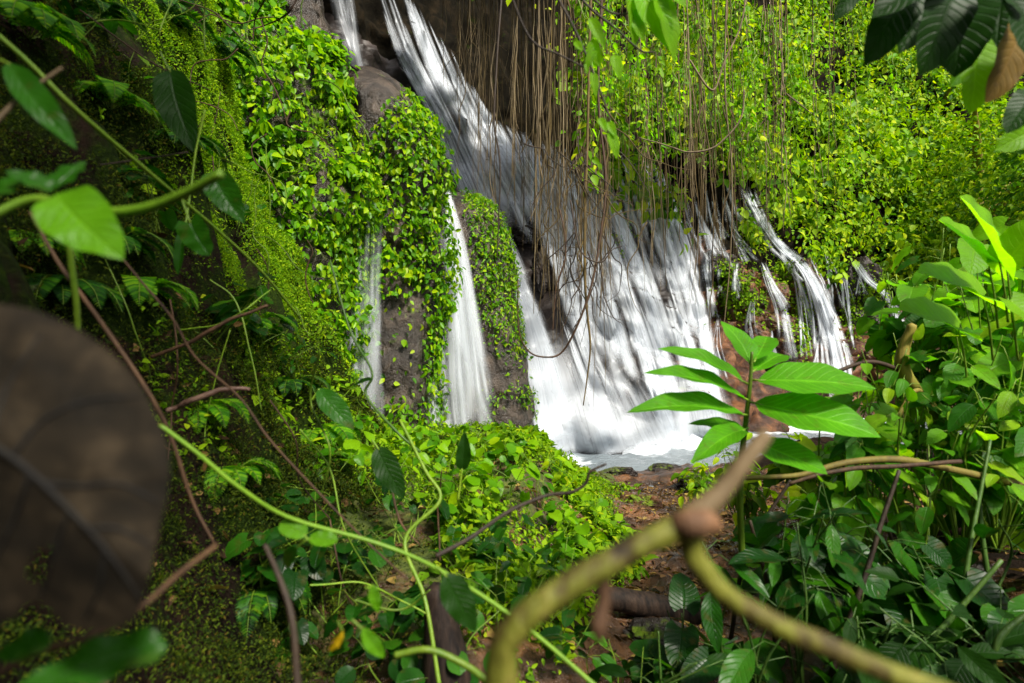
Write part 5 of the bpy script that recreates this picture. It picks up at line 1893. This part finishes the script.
t = thing('overhanging_twig', 'dark twig with bright green leaves hanging in at the top centre', 'branch', P(565, -20, 1.6))
mb = MB()
tube(mb, [P(560, -25, 1.6), P(590, 8, 1.6), P(615, 28, 1.6), P(640, 50, 1.6), P(655, 52, 1.6)], [.004, .003, .002], 6, 24)
tube(mb, [P(575, -20, 1.6), P(610, 12, 1.6), P(640, 10, 1.6), P(665, -5, 1.6)], [.003, .0025, .002], 6, 24)
tube(mb, [P(545, -25, 1.6), P(575, 30, 1.6), P(594, 75, 1.6), P(607, 110, 1.6), P(612, 130, 1.6)], [.0035, .003, .0015], 6, 24)
tube(mb, [P(505, -20, 1.6), P(530, 38, 1.6), P(560, 55, 1.6), P(590, 70, 1.6)], [.003, .003, .002], 6, 24)
obj('twig', mb, M_TWIGDARK, t)
for (b, e, w) in (((640, -12), (672, 42), 34), ((655, -8), (682, 52), 30), ((630, -10), (642, 40), 20), ((660, -15), (690, 0), 20), ((590, 18), (605, 45), 12), ((596, 44), (585, 68), 9), ((591, 40), (600, 64), 13), ((614, 55), (620, 76), 12), ((592, 72), (598, 94), 9), ((600, 118), (606, 130), 8), ((608, 122), (615, 134), 9), ((610, 132), (618, 156), 12), ((632, 10), (645, 36), 14), ((575, 42), (583, 48), 8), ((588, 60), (586, 72), 6)):
    mb = MB()
    B, E = P(b[0], b[1], 1.6), P(e[0], e[1], 1.58)
    L = np.linalg.norm(E - B)
    T, f, uv = OVATE[int(RNG.integers(0, 3))]
    T = T.copy()
    T[:, 0] *= (w / F_PX * 1.6) / L / (T[:, 0].max() - T[:, 0].min())
    put_leaves(mb, B[None], (E - B)[None], np.array([J(.25), -1.0, .4 + J(.2)])[None], [L], [(T, f, uv)])
    obj('leaf', mb, G['light_twig'], t)

# ------------------------------------------------------------------ the tree the photographer stands under
t = thing('canopy_tree', 'tall tree whose dense crown shades the bank from above', 'tree', (-2.6, -2.2, -1.0))
mb = MB()
tube(mb, [(-2.8, -2.4, -1.2), (-2.5, -2.0, 1.5), (-1.6, -1.2, 3.6), (0, -.6, 4.6)], [.28, .22, .16, .08], 12, 30, .02)
tube(mb, [(-2.4, -1.9, 2.0), (-2.8, -.4, 3.6), (-2.6, 1.6, 4.6)], [.14, .10, .05], 9, 20, .02)
obj('trunk', mb, M_TWIGDARK, t)
n = 3600
p = np.column_stack([RNG.uniform(-6, .9, n), RNG.uniform(-5, 1.0, n), RNG.uniform(0, 1.6, n)])
p[:, 0] -= .25 * np.clip(p[:, 1], 0, 9)
p[:, 2] += 2.6 + .85 * np.clip(p[:, 1], 0, 9) + .15 * np.clip(-p[:, 0], 0, 5)
keep = fbm(p * .8, 3, 12) > -.35
p = p[keep]
mb = MB()
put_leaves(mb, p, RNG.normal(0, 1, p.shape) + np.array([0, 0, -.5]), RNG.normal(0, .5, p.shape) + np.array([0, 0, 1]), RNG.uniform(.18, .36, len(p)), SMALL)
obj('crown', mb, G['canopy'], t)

# ------------------------------------------------------------------ the forest round the place
def forest_tree(loc, h, r, n, mat, label, lo=.25, hi=.5, low=.25):
    loc = np.asarray(loc, float)
    t = thing('forest_tree', label, 'tree', loc, None)
    mb = MB()
    tube(mb, [loc - [0, 0, .4], loc + [J(.2), J(.2), h * .4], loc + [J(.3), J(.3), h * .85]], [r * .12, r * .09, r * .03], 10, 20, .03)
    for q in range(7):
        a = RNG.uniform(0, 6.28)
        z0 = h * RNG.uniform(.3, .7)
        tube(mb, [loc + [0, 0, z0], loc + [math.cos(a) * r * .4, math.sin(a) * r * .4, z0 + h * .12], loc + [math.cos(a) * r * .8, math.sin(a) * r * .8, z0 + h * .18]], [r * .05, r * .035, r * .012], 7, 14, .02)
    obj('trunk', mb, M_MOSSY, t)
    v = norm(RNG.normal(0, 1, (n, 3)))
    lum = 1 + .45 * fbm(v * 2.0 + loc, 3, 3)
    p = v * (r * lum * RNG.random(n) ** .3)[:, None] * np.array([1, 1, h * (1 - low) * .5 / r]) + loc + np.array([0, 0, h * (low + (1 - low) * .5)])
    mb = MB()
    put_leaves(mb, p, v * .6 + np.array([0, 0, -.6]) + RNG.normal(0, .5, (n, 3)), v * .5 + np.array([0, 0, .8]) + RNG.normal(0, .4, (n, 3)), RNG.uniform(lo, hi, n), SMALL)
    obj('crown', mb, G[mat], t)
    return t


for (px, d, h, r, mat, lab) in ((985, 30, 17, 4.5, 'hill', 'tree on the slope under the overhanging leaves'), (1045, 26, 14, 4.2, 'hill', 'tree at the right edge above the thicket'), (930, 38, 22, 4.5, 'hill', 'pale tree high on the slope behind the dark overhanging leaves'), (1110, 22, 14, 4.5, 'hill_dark', 'tree beyond the right edge of the thicket')):
    x = (px - 512) / F_PX * d
    h_ = cast(px, 300) if px < 1024 else None
    forest_tree((x, d, -1.5), h, r, 5200, mat, lab, .18, .36, .1)
